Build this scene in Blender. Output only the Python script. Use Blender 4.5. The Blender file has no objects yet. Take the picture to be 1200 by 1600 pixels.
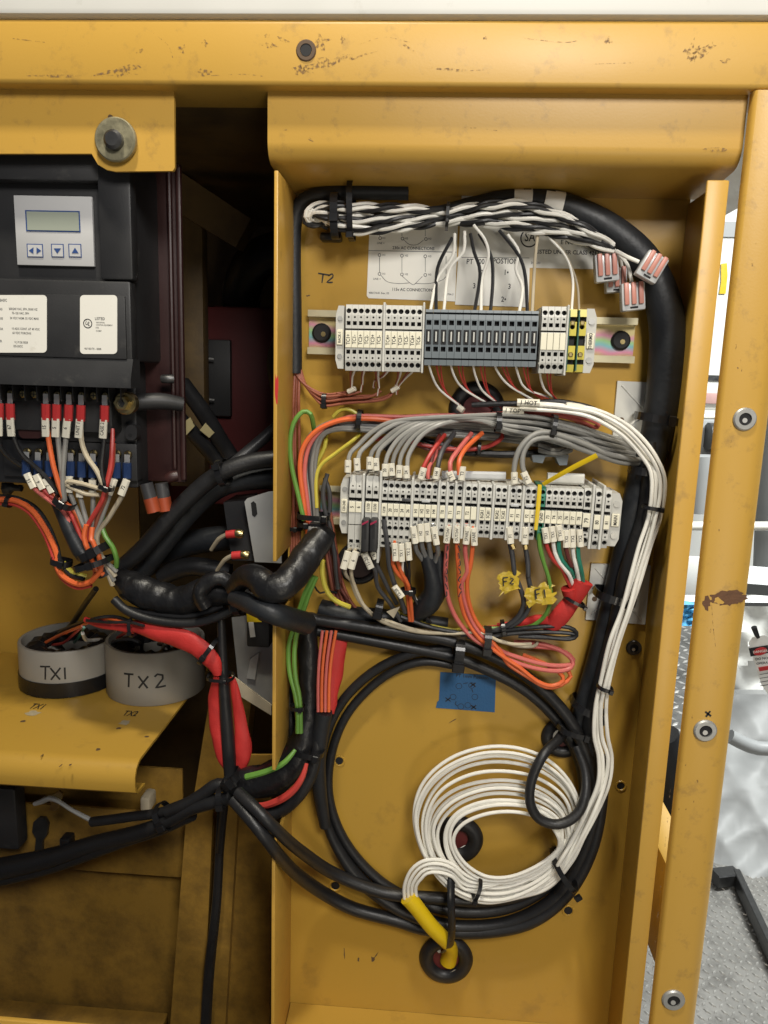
import bpy, bmesh, math, random
from mathutils import Vector, Matrix
random.seed(7)
S = bpy.context.scene
COL = S.collection
# ------------------------------------------------------------------ camera
F = 1155.0                                   # focal length in photo pixels (1200 x 1600)
CAMZ = 1.45                                  # camera height over the floor plate
YB = 0.63                                    # distance to the back sheet of the wiring panel
def _R():
    a, b, c = (math.radians(v) for v in (10.2546, 3.3858, 1.7679))
    return (Matrix.Rotation(c, 3, 'Z') @ Matrix.Rotation(a, 3, 'X') @ Matrix.Rotation(b, 3, 'Y'))
MR = _R(); MRT = MR.transposed()             # columns: right, down, forward in camera coordinates
C0 = Vector((0, 0, CAMZ))
cam = bpy.data.cameras.new('camera'); cam.sensor_fit = 'VERTICAL'; cam.sensor_height = 36.0
cam.lens = 36.0 * F / 1600.0; cam.clip_start = 0.02; cam.clip_end = 60
camo = bpy.data.objects.new('camera', cam); COL.objects.link(camo); S.camera = camo
def _w(v): return Vector((v.x, v.z, -v.y))
rx, ry, rz = (_w(MRT @ Vector(k)) for k in ((1, 0, 0), (0, -1, 0), (0, 0, -1)))
m4 = Matrix((rx, ry, rz)).transposed().to_4x4(); m4.translation = C0; camo.matrix_world = m4
# ------------------------------------------------------------------ light
W = bpy.data.worlds.new('World'); S.world = W; W.use_nodes = True
W.node_tree.nodes['Background'].inputs[0].default_value = (0.80, 0.86, 1.0, 1)
W.node_tree.nodes['Background'].inputs[1].default_value = 0.09
def lamp(name, typ, loc, target, energy, size, color, sy=None, spread=None):
    l = bpy.data.lights.new(name, typ); l.energy = energy; l.color = color
    if typ == 'AREA':
        l.size = size
        if sy: l.shape = 'RECTANGLE'; l.size_y = sy
        if spread: l.spread = spread
    else: l.shadow_soft_size = size
    o = bpy.data.objects.new(name, l); COL.objects.link(o); o.location = loc
    o.rotation_euler = (Vector(target) - Vector(loc)).to_track_quat('-Z', 'Y').to_euler()
    return o
lamp('work_light', 'AREA', (0.42, -0.70, 0.98), (-0.1, 0.62, 1.30), 2.8, 0.30, (1.0, 0.90, 0.72))
lamp('front_fill', 'AREA', (0.30, -0.50, 2.08), (0.05, 0.63, 1.52), 12.5, 0.35, (1.0, 0.96, 0.90), 0.30)  # added soft fill from the upper front, brightens beam and panel top
lamp('overhead_lamp', 'AREA', (-0.15, 0.06, 2.70), (-0.2, 0.60, 1.15), 16, 0.11, (1.0, 0.93, 0.78))
lamp('room_light', 'AREA', (1.7, 1.5, 3.1), (1.2, 2.2, 0.2), 150, 1.2, (0.97, 1.0, 0.98), 0.8)
S.view_settings.view_transform = 'Standard'; S.view_settings.look = 'None'
S.view_settings.exposure = 0.0; S.view_settings.gamma = 1.0
S.cycles.max_bounces = 6; S.cycles.diffuse_bounces = 3; S.cycles.glossy_bounces = 3
S.cycles.use_denoising = True; S.cycles.sample_clamp_indirect = 4.0
# ------------------------------------------------------------------ helpers: pixels to places
def ray(px, py):
    return _w(MRT @ Vector((px - 600.0, py - 800.0, F)))
def PT(px, py, d=0.0):                       # d: millimetres in front of the panel's back sheet
    v = ray(px, py); t = (YB - d / 1000.0) / v.y
    return C0 + v * t, t                     # t: metres per photo pixel there
def P(px, py, d=0.0): return PT(px, py, d)[0]
def PX(px, py, X):                           # on the plane x = X
    v = ray(px, py); return C0 + v * (X / v.x)
def PZ(px, py, z):                           # on the plane z = Z
    v = ray(px, py); return C0 + v * ((z - CAMZ) / v.z)
WL = {}
def wloc(o): return WL.get(o.name, Vector((0, 0, 0))) if o else Vector((0, 0, 0))
def tag(o, label=None, cat=None, group=None, kind=None):
    if label: o['label'] = label
    if cat: o['category'] = cat
    if group: o['group'] = group
    if kind: o['kind'] = kind
    return o
def mk(name, vf, mat, parent=None, label=None, cat=None, group=None, kind=None, smooth=True, local=False, origin=None):
    vs, fs = vf[0], vf[1]
    vs = [Vector(v) for v in vs]
    if local: c = Vector((0, 0, 0))
    elif origin is not None: c = Vector(origin)
    else:
        lo = Vector((min(v[i] for v in vs) for i in range(3))); hi = Vector((max(v[i] for v in vs) for i in range(3)))
        c = (lo + hi) / 2; c.z = lo.z
    me = bpy.data.meshes.new(name)
    me.from_pydata([v - c for v in vs], [], fs); me.update()
    if smooth:
        me.shade_smooth()
        try: me.set_sharp_from_angle(angle=math.radians(38))
        except Exception: pass
    me.materials.append(mat)
    o = bpy.data.objects.new(name, me); COL.objects.link(o)
    if parent:
        o.parent = parent
        o.location = (c - wloc(parent)) if not local else (0, 0, 0)
    else: o.location = c
    WL[o.name] = c
    return tag(o, label, cat, group, kind)
def empty(name, loc, label=None, cat=None, group=None, ry=0.0):
    o = bpy.data.objects.new(name, None); COL.objects.link(o); o.location = loc
    o.rotation_euler = (0, ry, 0); o.empty_display_size = 0.01; WL[o.name] = Vector(loc)
    return tag(o, label, cat, group)
def join(*vfs):
    V, Fc = [], []
    for v, f in vfs:
        n = len(V); V += list(v); Fc += [tuple(i + n for i in q) for q in f]
    return V, Fc
def box(x0, x1, y0, y1, z0, z1, bev=0.0, seg=2):
    if bev <= 0:
        v = [(x, y, z) for x in (x0, x1) for y in (y0, y1) for z in (z0, z1)]
        return v, [(0, 1, 3, 2), (4, 6, 7, 5), (0, 4, 5, 1), (2, 3, 7, 6), (0, 2, 6, 4), (1, 5, 7, 3)]
    bm = bmesh.new(); bmesh.ops.create_cube(bm, size=1)
    for v in bm.verts:
        v.co = Vector(((x0 + x1) / 2 + v.co.x * (x1 - x0), (y0 + y1) / 2 + v.co.y * (y1 - y0), (z0 + z1) / 2 + v.co.z * (z1 - z0)))
    bmesh.ops.bevel(bm, geom=list(bm.edges), offset=bev, segments=seg, profile=0.5, affect='EDGES')
    bm.verts.index_update()
    r = [v.co.copy() for v in bm.verts], [tuple(v.index for v in f.verts) for f in bm.faces]
    bm.free(); return r
def prism(poly, off, flip=False):            # extrude a 3-D polygon by a vector
    n = len(poly); off = Vector(off)
    v = [Vector(p) for p in poly] + [Vector(p) + off for p in poly]
    f = [tuple(range(n)), tuple(range(2 * n - 1, n - 1, -1))] + [((i + 1) % n, i, n + i, n + (i + 1) % n) for i in range(n)]
    return v, f
def pxprism(pts, d, th):                     # outline in photo pixels standing d mm off the panel, th mm thick
    return prism([P(x, y, d) for x, y in pts], (0, th / 1000.0, 0))
def bar(a, b, hw, hd, ch=0.3, up=Vector((0, -1, 0))):     # rounded rectangular bar from a to b
    a, b = Vector(a), Vector(b); u = (b - a).normalized(); s = u.cross(up).normalized(); n = s.cross(u).normalized()
    k = min(hw, hd) * ch * 2
    sec = [(hw, hd - k), (hw - k, hd), (-hw + k, hd), (-hw, hd - k), (-hw, -hd + k), (-hw + k, -hd), (hw - k, -hd), (hw, -hd + k)]
    V = [p + s * x + n * y for p in (a, b) for x, y in sec]
    Fc = [tuple(range(8)), tuple(range(15, 7, -1))] + [((i + 1) % 8, i, 8 + i, 8 + (i + 1) % 8) for i in range(8)]
    return V, Fc
def sweep(cs, rs, sides=10, lump=0.0, flat=1.0, caps=True):
    n = len(cs); V, Fc = [], []
    t0 = (cs[1] - cs[0]).normalized()
    ref = Vector((0, -1, 0)) if abs(t0.y) < 0.9 else Vector((1, 0, 0))
    nn = (ref - t0 * ref.dot(t0)).normalized()
    ph = [random.random() * 6.28 for _ in range(6)]
    for i in range(n):
        t = (cs[min(i + 1, n - 1)] - cs[max(i - 1, 0)])
        t = t.normalized() if t.length > 1e-9 else t0
        nn = (nn - t * nn.dot(t)); nn = nn.normalized() if nn.length > 1e-9 else ref
        bb = t.cross(nn)
        for k in range(sides):
            a = 2 * math.pi * k / sides
            r = rs[i]
            if lump: r *= 1 + lump * (math.sin(i * 0.9 + ph[0] + 2 * a) * 0.5 + math.sin(i * 0.37 + ph[1] + 3 * a) * 0.5 + (random.random() - .5) * 0.8)
            V.append(cs[i] + nn * (math.cos(a) * r * flat) + bb * (math.sin(a) * r))
        t0 = t
    for i in range(n - 1):
        for k in range(sides):
            k2 = (k + 1) % sides
            Fc.append((i * sides + k, i * sides + k2, (i + 1) * sides + k2, (i + 1) * sides + k))
    if caps:
        Fc.append(tuple(range(sides - 1, -1, -1))); Fc.append(tuple(range((n - 1) * sides, n * sides)))
    return V, Fc
CROPS = {'A': (0, 0, 2.6667), 'B': (0, 430, 2.6667), 'C': (0, 830, 2.6667), 'D': (0, 1200, 2.6667), 'E': (420, 250, 3), 'G': (750, 250, 3),
         'H': (420, 580, 3), 'I': (750, 580, 3), 'J': (420, 900, 3), 'K': (750, 900, 3), 'L': (420, 1200, 3), 'N': (750, 1200, 3),
         'Q': (330, 760, 6), 'R': (330, 1000, 5.333), 'U': (130, 680, 6), 'O': (0, 0, 1), 'V': (530, 700, 7.5), 'X': (670, 700, 7.5), 'Y': (820, 700, 7.5)}
def q(s, w=None):                            # 'E: x,y,d,w x,y ...' several 'crop:' markers allowed, d and w carry on
    out = []; cr = 'O'; d = 10.0
    for tk in s.split():
        if tk.endswith(':'): cr = tk[:-1]; continue
        v = [float(a) for a in tk.split(',')]
        ox, oy, sc = CROPS[cr]
        if len(v) > 2: d = v[2]
        if len(v) > 3: w = v[3]
        out.append((ox + v[0] / sc, oy + v[1] / sc, d, w))
    return out
def cat(pts, step=7.0, closed=False):        # Catmull-Rom through pixel points, every `step` pixels
    if len(pts) == 2:
        n = max(2, int(math.hypot(pts[1][0] - pts[0][0], pts[1][1] - pts[0][1]) / (step * 2)))
        return [tuple(pts[0][k] + (pts[1][k] - pts[0][k]) * i / n for k in range(4)) for i in range(n + 1)]
    out = []
    n = len(pts)
    for i in range(n - 1):
        p0 = pts[i - 1] if i else tuple(2 * pts[0][k] - pts[1][k] for k in range(4))
        p1, p2 = pts[i], pts[i + 1]
        p3 = pts[i + 2] if i + 2 < n else tuple(2 * p2[k] - p1[k] for k in range(4))
        L = max(2, int(math.hypot(p2[0] - p1[0], p2[1] - p1[1]) / step))
        for j in range(L):
            t = j / L
            out.append(tuple(0.5 * ((2 * p1[k]) + (-p0[k] + p2[k]) * t + (2 * p0[k] - 5 * p1[k] + 4 * p2[k] - p3[k]) * t * t + (-p0[k] + 3 * p1[k] - 3 * p2[k] + p3[k]) * t ** 3) for k in range(4)))
    out.append(pts[-1]); return out
def tubepx(pts, sides=9, lump=0.0, flat=1.0, step=7.0):
    cs, rs = [], []
    for x, y, d, w in cat(pts, step):
        p, t = PT(x, y, d); cs.append(p); rs.append(w / 2 * t)
    return sweep(cs, rs, sides, lump, flat)
def wire(name, label, mat, w, s, cat_='wire', group=None, parent=None, sides=8, lump=0.0, flat=1.0, step=7.0):
    pts = q(s, w) if isinstance(s, str) else s
    return mk(name, tubepx(pts, sides, lump, flat, step), mat, parent, label, None if parent else cat_, group)
def disc(px, py, rpx, d, th, mat, name, parent=None, n=20, label=None, cat_=None, group=None, inner=0.0, bev=0.0):
    p, t = PT(px, py, d); r = rpx * t; th /= 1000.0
    rings = []
    prof = ([(inner * r, 0)] if inner else [(0, 0)]) + [(r - bev * r, 0), (r, bev * r), (r, th)] + ([(inner * r, th)] if inner else [])
    V, Fc = [], []
    for rr, yy in prof:
        for k in range(n):
            a = 2 * math.pi * k / n; V.append(p + Vector((math.cos(a) * rr, yy, math.sin(a) * rr)))
    m = len(prof)
    for i in range(m - 1 if not inner else m):
        j = (i + 1) % m
        for k in range(n):
            k2 = (k + 1) % n; Fc.append((i * n + k, i * n + k2, j * n + k2, j * n + k))
    if not inner: Fc.append(tuple(range((m - 1) * n, m * n)))
    return mk(name, (V, Fc), mat, parent, label, cat_, group)
def torus(px, py, Rpx, rpx, d, depth=1.0, n=28, m=8):
    p, t = PT(px, py, d); V, Fc = [], []
    for i in range(n):
        a = 2 * math.pi * i / n
        for j in range(m):
            b = 2 * math.pi * j / m; rr = (Rpx + rpx * math.cos(b)) * t
            V.append(p + Vector((math.cos(a) * rr, -math.sin(b) * rpx * t * depth, math.sin(a) * rr)))
    for i in range(n):
        for j in range(m):
            i2, j2 = (i + 1) % n, (j + 1) % m
            Fc.append((i * m + j, i * m + j2, i2 * m + j2, i2 * m + j))
    return V, Fc
_tx = {}
def rawtext(s):
    if s not in _tx:
        cu = bpy.data.curves.new('t', 'FONT'); cu.body = s; cu.size = 1.0; cu.resolution_u = 2; cu.offset = 0.014
        cu.align_x = 'CENTER'; cu.align_y = 'CENTER'
        ob = bpy.data.objects.new('t', cu); COL.objects.link(ob)
        bpy.context.view_layer.update()
        dg = bpy.context.evaluated_depsgraph_get()
        me = bpy.data.meshes.new_from_object(ob.evaluated_get(dg))
        _tx[s] = ([v.co.copy() for v in me.vertices], [tuple(p.vertices) for p in me.polygons])
        bpy.data.objects.remove(ob); bpy.data.curves.remove(cu); bpy.data.meshes.remove(me)
    return _tx[s]
def text(s, pos, h, mat, parent, ang=0.0, local=False, sx=1.0, name='lettering', bold=0.0):
    v, f = rawtext(s)
    if not v: return
    h = h * 1.4; ca, sa = math.cos(ang), math.sin(ang); pos = Vector(pos)
    vs = [pos + Vector(((c.x * ca * sx - c.y * sa) * h, 0, (c.x * sa * sx + c.y * ca) * h)) for c in v]
    return mk(name, (vs, f), mat, parent, smooth=False, local=local)
def textpx(s, px, py, hpx, d, mat, parent, ang=0.0, sx=1.0):
    p, t = PT(px, py, d); return text(s, p, hpx * t, mat, parent, ang, sx=sx)
def strokes(ss, d, wpx, mat, parent, name='handwriting'):     # pen strokes: lists of pixel points, ribbons 0.1 mm proud
    vfs = []
    for st in ss:
        st = [(a, b, d, 0) for a, b in st]
        pts = [PT(x, y, dd) for x, y, dd, _ in (cat(st, 2.5) if len(st) > 2 else st)]
        V, Fc = [], []
        for i, (p, t) in enumerate(pts):
            a = pts[max(i - 1, 0)][0]; b = pts[min(i + 1, len(pts) - 1)][0]; u = (b - a).normalized()
            s_ = Vector((-u.z, 0, u.x)) * (wpx / 2 * t * (0.8 + 0.4 * random.random())); V += [p + s_, p - s_]
        for i in range(len(pts) - 1): Fc.append((2 * i, 2 * i + 1, 2 * i + 3, 2 * i + 2))
        vfs.append((V, Fc))
    return mk(name, join(*vfs), mat, parent, smooth=False)
def blob(px, py, rx_, ry_, d, mat, parent, name='scuff', ang=0.0, n=14, jag=0.45):
    V = []
    for k in range(n):
        a = 2 * math.pi * k / n; r = 1 + (random.random() - .5) * 2 * jag
        x, y = math.cos(a) * rx_ * r, math.sin(a) * ry_ * r
        V.append(P(px + x * math.cos(ang) - y * math.sin(ang), py + x * math.sin(ang) + y * math.cos(ang), d))
    return mk(name, (V, [tuple(range(n))]), mat, parent, smooth=False)
# ------------------------------------------------------------------ materials
def lin(h):
    c = [int(h[i:i + 2], 16) / 255 for i in (0, 2, 4)]
    return tuple(x / 12.92 if x <= .04045 else ((x + .055) / 1.055) ** 2.4 for x in c)
def mat(name, col, rough=0.5, metal=0.0, var=0.12, vs=40.0, bump=0.0, bs=300.0, coat=0.0, rvar=0.15, spec=0.5, dirt=None, dirtamt=0.0, ds=30.0, alpha=1.0, trans=0.0):
    m = bpy.data.materials.new(name); m.use_nodes = True; nt = m.node_tree; N = nt.nodes; L = nt.links
    b = N['Principled BSDF']; c = lin(col) if isinstance(col, str) else col
    tc = N.new('ShaderNodeTexCoord')
    nz = N.new('ShaderNodeTexNoise'); nz.inputs['Scale'].default_value = vs; nz.inputs['Detail'].default_value = 6
    L.new(tc.outputs['Object'], nz.inputs['Vector'])
    mx = N.new('ShaderNodeMix'); mx.data_type = 'RGBA'
    mx.inputs['A'].default_value = (*[x * (1 - var) for x in c], 1); mx.inputs['B'].default_value = (*[min(1, x * (1 + var)) for x in c], 1)
    L.new(nz.outputs['Fac'], mx.inputs['Factor']); out = mx.outputs['Result']
    if dirt:
        n2 = N.new('ShaderNodeTexNoise'); n2.inputs['Scale'].default_value = ds; n2.inputs['Detail'].default_value = 9; n2.inputs['Roughness'].default_value = 0.7
        L.new(tc.outputs['Object'], n2.inputs['Vector'])
        rp = N.new('ShaderNodeValToRGB'); rp.color_ramp.elements[0].position = 0.63 - dirtamt * 0.28; rp.color_ramp.elements[1].position = 0.78
        rp.color_ramp.elements[0].color = (0, 0, 0, 1); rp.color_ramp.elements[1].color = (min(1, 0.35 + dirtamt),) * 3 + (1,)
        L.new(n2.outputs['Fac'], rp.inputs['Fac'])
        m2 = N.new('ShaderNodeMix'); m2.data_type = 'RGBA'; m2.inputs['B'].default_value = (*(lin(dirt) if isinstance(dirt, str) else dirt), 1)
        L.new(out, m2.inputs['A']); L.new(rp.outputs['Color'], m2.inputs['Factor']); out = m2.outputs['Result']
    L.new(out, b.inputs['Base Color'])
    mr = N.new('ShaderNodeMapRange'); mr.inputs['To Min'].default_value = max(0.05, rough - rvar); mr.inputs['To Max'].default_value = min(1, rough + rvar)
    L.new(nz.outputs['Fac'], mr.inputs['Value']); L.new(mr.outputs['Result'], b.inputs['Roughness'])
    b.inputs['Metallic'].default_value = metal; b.inputs['Specular IOR Level'].default_value = spec
    b.inputs['Coat Weight'].default_value = coat; b.inputs['Coat Roughness'].default_value = 0.25
    b.inputs['Transmission Weight'].default_value = trans; b.inputs['Alpha'].default_value = alpha
    if bump:
        n3 = N.new('ShaderNodeTexNoise'); n3.inputs['Scale'].default_value = bs; n3.inputs['Detail'].default_value = 4
        L.new(tc.outputs['Object'], n3.inputs['Vector'])
        bp = N.new('ShaderNodeBump'); bp.inputs['Strength'].default_value = bump; bp.inputs['Distance'].default_value = 0.001
        L.new(n3.outputs['Fac'], bp.inputs['Height']); L.new(bp.outputs['Normal'], b.inputs['Normal'])
    return m
YEL = (0.46, 0.272, 0.042)
M = {}
M['yel'] = mat('yellow_paint', YEL, 0.33, var=0.05, vs=5, bump=0.05, bs=800, dirt=(0.16, 0.095, 0.03), dirtamt=0.22, ds=20)
M['yelfr'] = mat('worn_yellow_paint', (0.54, 0.315, 0.055), 0.40, var=0.05, vs=6, bump=0.05, bs=700, dirt=(0.20, 0.12, 0.05), dirtamt=0.26, ds=55)
M['yeldirtshade'] = mat('grimy_shaded_yellow_paint', (0.35, 0.20, 0.034), 0.48, var=0.22, vs=10, bump=0.15, bs=300, dirt=(0.05, 0.03, 0.014), dirtamt=0.75, ds=14)  # grime over a darker base that paints in the compartment's shade
M['yelshade'] = mat('shaded_yellow_paint', (0.11, 0.068, 0.022), 0.6, var=0.25, vs=12, bump=0.1, dirt=(0.03, 0.02, 0.012), dirtamt=0.6, ds=18)  # yellow paint darkened in its colour to stand for shade deep inside
M['scuff'] = mat('scuff', (0.10, 0.06, 0.032), 0.7, var=0.3, vs=300)
def speckle(m, sc, lo, hi):                  # broken-up edges for worn marks
    nt = m.node_tree; tc = nt.nodes.new('ShaderNodeTexCoord'); nz = nt.nodes.new('ShaderNodeTexNoise'); nz.inputs['Scale'].default_value = sc; nz.inputs['Detail'].default_value = 6
    mr = nt.nodes.new('ShaderNodeMapRange'); mr.inputs['From Min'].default_value = lo; mr.inputs['From Max'].default_value = hi
    gp_ = nt.nodes.new('ShaderNodeNewGeometry'); nt.links.new(gp_.outputs['Position'], nz.inputs['Vector']); nt.links.new(nz.outputs['Fac'], mr.inputs['Value']); nt.links.new(mr.outputs['Result'], nt.nodes['Principled BSDF'].inputs['Alpha'])
M['smear'] = mat('paint_smear', (0.19, 0.11, 0.05), 0.7, var=0.3, vs=300); speckle(M['smear'], 420, .46, .72)
M['wear'] = mat('worn_paint', (0.40, 0.34, 0.22), .55, var=.3, vs=200)
M['rust'] = mat('bare_rust', (0.13, 0.062, 0.030), 0.8, var=0.45, vs=160, bump=0.4, bs=500)
M['white'] = mat('white_panel', (0.72, 0.71, 0.66), 0.5, var=0.05, vs=20, dirt=(0.4, 0.37, 0.3), dirtamt=0.1, ds=30)
M['blk'] = mat('black_rubber', (0.013, 0.013, 0.014), 0.44, var=0.25, vs=60, bump=0.2, bs=420, dirt=(0.05, 0.047, 0.042), dirtamt=0.05, ds=90)
M['conduit'] = mat('black_sleeve', (0.014, 0.016, 0.019), 0.5, var=0.2, vs=50, bump=0.35, bs=230, dirt=(0.05, 0.05, 0.05), dirtamt=0.05, ds=70)
M['tape'] = mat('black_tape', (0.008, 0.008, 0.009), 0.40, var=0.2, vs=90, bump=0.9, bs=150, rvar=0.1)
_nt = M['tape'].node_tree; _bp = [n for n in _nt.nodes if n.type == 'BUMP'][0]; _wv = _nt.nodes.new('ShaderNodeTexWave'); _wv.inputs['Scale'].default_value = 26; _wv.inputs['Distortion'].default_value = 5; _wv.inputs['Detail'].default_value = 3; _wv.wave_profile = 'SAW'
_b2 = _nt.nodes.new('ShaderNodeBump'); _b2.inputs['Strength'].default_value = 0.4; _b2.inputs['Distance'].default_value = 0.0015
_nt.links.new([n for n in _nt.nodes if n.type == 'TEX_COORD'][0].outputs['Object'], _wv.inputs['Vector']); _nt.links.new(_wv.outputs['Fac'], _b2.inputs['Height']); _nt.links.new(_bp.outputs['Normal'], _b2.inputs['Normal']); _nt.links.new(_b2.outputs['Normal'], _nt.nodes['Principled BSDF'].inputs['Normal'])
M['tie'] = mat('black_nylon', (0.010, 0.010, 0.011), 0.3, var=0.1)
M['plast'] = mat('black_plastic', (0.022, 0.022, 0.023), 0.5, var=0.2, vs=30, bump=0.08, bs=900, dirt=(0.10, 0.095, 0.085), dirtamt=0.12, ds=45)
M['hole'] = mat('dark_recess', (0.008, 0.008, 0.009), 0.7, var=0.1)
for k, c, r in (('wht', (0.80, 0.78, 0.71), 0.42), ('gry', (0.24, 0.235, 0.215), 0.45), ('red', (0.46, 0.045, 0.035), 0.42), ('pink', (0.56, 0.13, 0.11), 0.42),
                ('org', (0.68, 0.13, 0.035), 0.40), ('brn', (0.26, 0.075, 0.04), 0.48), ('grn', (0.12, 0.27, 0.045), 0.4), ('tgrn', (0.025, 0.20, 0.13), 0.4),
                ('ylw', (0.55, 0.47, 0.06), 0.4), ('cream', (0.52, 0.45, 0.32), 0.45), ('tan', (0.36, 0.31, 0.22), 0.5), ('dgry', (0.055, 0.055, 0.058), 0.4), ('maroon', (0.13, 0.03, 0.025), 0.45)):
    M[k] = mat(k + '_wire', c, r, var=0.10, vs=120, rvar=0.08)
M['gry2'] = mat('grey_wire_dark', (0.19, 0.185, 0.17), .45, var=.1, vs=120); M['gry3'] = mat('grey_wire_light', (0.29, 0.285, 0.265), .4, var=.1, vs=120)
M['cloth'] = mat('red_woven_sleeve', (0.50, 0.026, 0.022), 0.62, var=0.22, vs=90, bump=0.35, bs=900)
M['tag'] = mat('marker_sleeve', (0.74, 0.70, 0.58), 0.5, var=0.06, vs=60)
M['ink'] = mat('ink', (0.012, 0.012, 0.014), 0.6, var=0.05)
M['inkg'] = mat('grey_ink', (0.10, 0.10, 0.10), 0.6, var=0.05)
M['inkb'] = mat('blue_ink', (0.03, 0.07, 0.22), 0.5, var=0.05)
M['paper'] = mat('sticker_paper', (0.80, 0.78, 0.71), 0.42, var=0.05, vs=25, dirt=(0.45, 0.40, 0.30), dirtamt=0.1, ds=60)
M['tgry'] = mat('grey_terminal_plastic', (0.50, 0.495, 0.455), 0.42, var=0.08, vs=80)
M['tgrl'] = mat('light_grey_plastic', (0.58, 0.575, 0.53), 0.4, var=0.06, vs=60)
M['tblu'] = mat('blue_grey_plastic', (0.15, 0.175, 0.19), 0.4, var=0.08, vs=80)
M['mark'] = mat('cream_marker', (0.78, 0.74, 0.58), 0.45, var=0.05)
M['rail'] = mat('zinc_rail', (0.66, 0.60, 0.40), 0.35, 0.45, var=0.15, vs=40)
M['zinc'] = mat('galvanised_steel', (0.45, 0.45, 0.43), 0.42, 0.6, var=0.25, vs=60, bump=0.1)
M['brass'] = mat('yellow_zinc', (0.45, 0.36, 0.17), 0.35, 1.0, var=0.3, vs=150)
M['alu'] = mat('aluminium', (0.60, 0.60, 0.58), 0.42, 0.6, var=0.15, vs=30, bump=0.1, bs=200)
M['steel'] = mat('dark_steel', (0.10, 0.10, 0.10), 0.4, 0.8, var=0.3, vs=100)
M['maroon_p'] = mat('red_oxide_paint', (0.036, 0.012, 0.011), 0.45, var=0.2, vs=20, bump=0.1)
M['engine'] = mat('dark_red_casting', (0.11, 0.014, 0.014), 0.55, var=0.3, vs=12)
M['ctgry'] = mat('grey_toroid_shell', (0.30, 0.285, 0.25), 0.5, var=0.06, vs=30, bump=0.05, bs=300)
M['bluetape'] = mat('blue_masking_tape', (0.025, 0.105, 0.24), 0.7, var=0.1, vs=60, bump=0.3, bs=500)
M['ytape'] = mat('yellow_tape', (0.50, 0.35, 0.03), 0.28, var=0.15, vs=60, bump=0.6, bs=120)
M['ysleeve'] = mat('yellow_sleeve', (0.68, 0.47, 0.01), 0.35, var=0.08, vs=60, dirt=(0.25, 0.16, 0.02), dirtamt=0.1, ds=120)
M['clear'] = mat('clear_heat_shrink', (0.16, 0.16, 0.155), 0.15, var=0.1)
M['bluesp'] = mat('blue_vinyl', (0.02, 0.045, 0.13), 0.35)
M['redsp'] = mat('red_vinyl', (0.50, 0.035, 0.035), 0.35)
M['lever'] = mat('orange_lever', (0.52, 0.22, 0.17), 0.4)
M['wago'] = mat('grey_lever_connector', (0.50, 0.51, 0.51), 0.25, var=0.08)
M['lcd'] = mat('lcd_glass', (0.33, 0.36, 0.30), 0.2, var=0.03)
M['face'] = mat('keypad_face', (0.52, 0.52, 0.52), 0.4, var=0.04)
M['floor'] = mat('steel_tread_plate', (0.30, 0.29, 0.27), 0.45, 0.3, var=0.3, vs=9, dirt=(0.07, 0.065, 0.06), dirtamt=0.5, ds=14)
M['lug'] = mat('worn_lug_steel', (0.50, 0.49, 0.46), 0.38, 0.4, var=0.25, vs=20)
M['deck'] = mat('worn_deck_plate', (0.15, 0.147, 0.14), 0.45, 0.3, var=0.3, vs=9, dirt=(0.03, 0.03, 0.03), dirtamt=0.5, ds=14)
M['wall'] = mat('bright_wall', (0.80, 0.80, 0.76), 0.7, var=0.04, vs=3)
M['tarp'] = mat('grey_plastic_sheet', (0.36, 0.365, 0.36), 0.55, var=0.10, vs=5, bump=0.35, bs=12)
M['blubag'] = mat('blue_plastic_bag', (0.12, 0.42, 0.68), 0.35, var=0.25, vs=30)
M['grey'] = mat('grey_paint', (0.33, 0.34, 0.34), 0.5, var=0.1, vs=10)
M['beige'] = mat('off_white_paint', (0.62, 0.60, 0.54), 0.5, var=0.1, vs=10)
# rainbow passivated zinc
m = bpy.data.materials.new('iridescent_zinc'); m.use_nodes = True; nt = m.node_tree; b = nt.nodes['Principled BSDF']
tc = nt.nodes.new('ShaderNodeTexCoord'); sp = nt.nodes.new('ShaderNodeSeparateXYZ'); nz = nt.nodes.new('ShaderNodeTexNoise'); nz.inputs['Scale'].default_value = 25
ad = nt.nodes.new('ShaderNodeMath'); ad.operation = 'MULTIPLY_ADD'; ad.inputs[1].default_value = 42.0; ad.inputs[2].default_value = -0.45
a2 = nt.nodes.new('ShaderNodeMath'); a2.operation = 'ADD'
rp = nt.nodes.new('ShaderNodeValToRGB'); cr = rp.color_ramp
cols = [(0.0, (0.60, 0.45, 0.22)), (0.2, (0.66, 0.26, 0.38)), (0.42, (0.22, 0.48, 0.52)), (0.6, (0.36, 0.60, 0.26)), (0.8, (0.68, 0.30, 0.42)), (1.0, (0.62, 0.52, 0.25))]
cr.elements[0].position = 0; cr.elements[0].color = (*cols[0][1], 1); cr.elements[1].position = 1; cr.elements[1].color = (*cols[-1][1], 1)
for p_, c_ in cols[1:-1]: e = cr.elements.new(p_); e.color = (*c_, 1)
nt.links.new(tc.outputs['Object'], sp.inputs[0]); nt.links.new(tc.outputs['Object'], nz.inputs['Vector'])
nt.links.new(sp.outputs['Z'], ad.inputs[0]); nt.links.new(ad.outputs[0], a2.inputs[0]); nt.links.new(nz.outputs['Fac'], a2.inputs[1])
nt.links.new(a2.outputs[0], rp.inputs['Fac']); nt.links.new(rp.outputs['Color'], b.inputs['Base Color'])
b.inputs['Metallic'].default_value = 0.35; b.inputs['Roughness'].default_value = 0.35; M['irid'] = m
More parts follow.
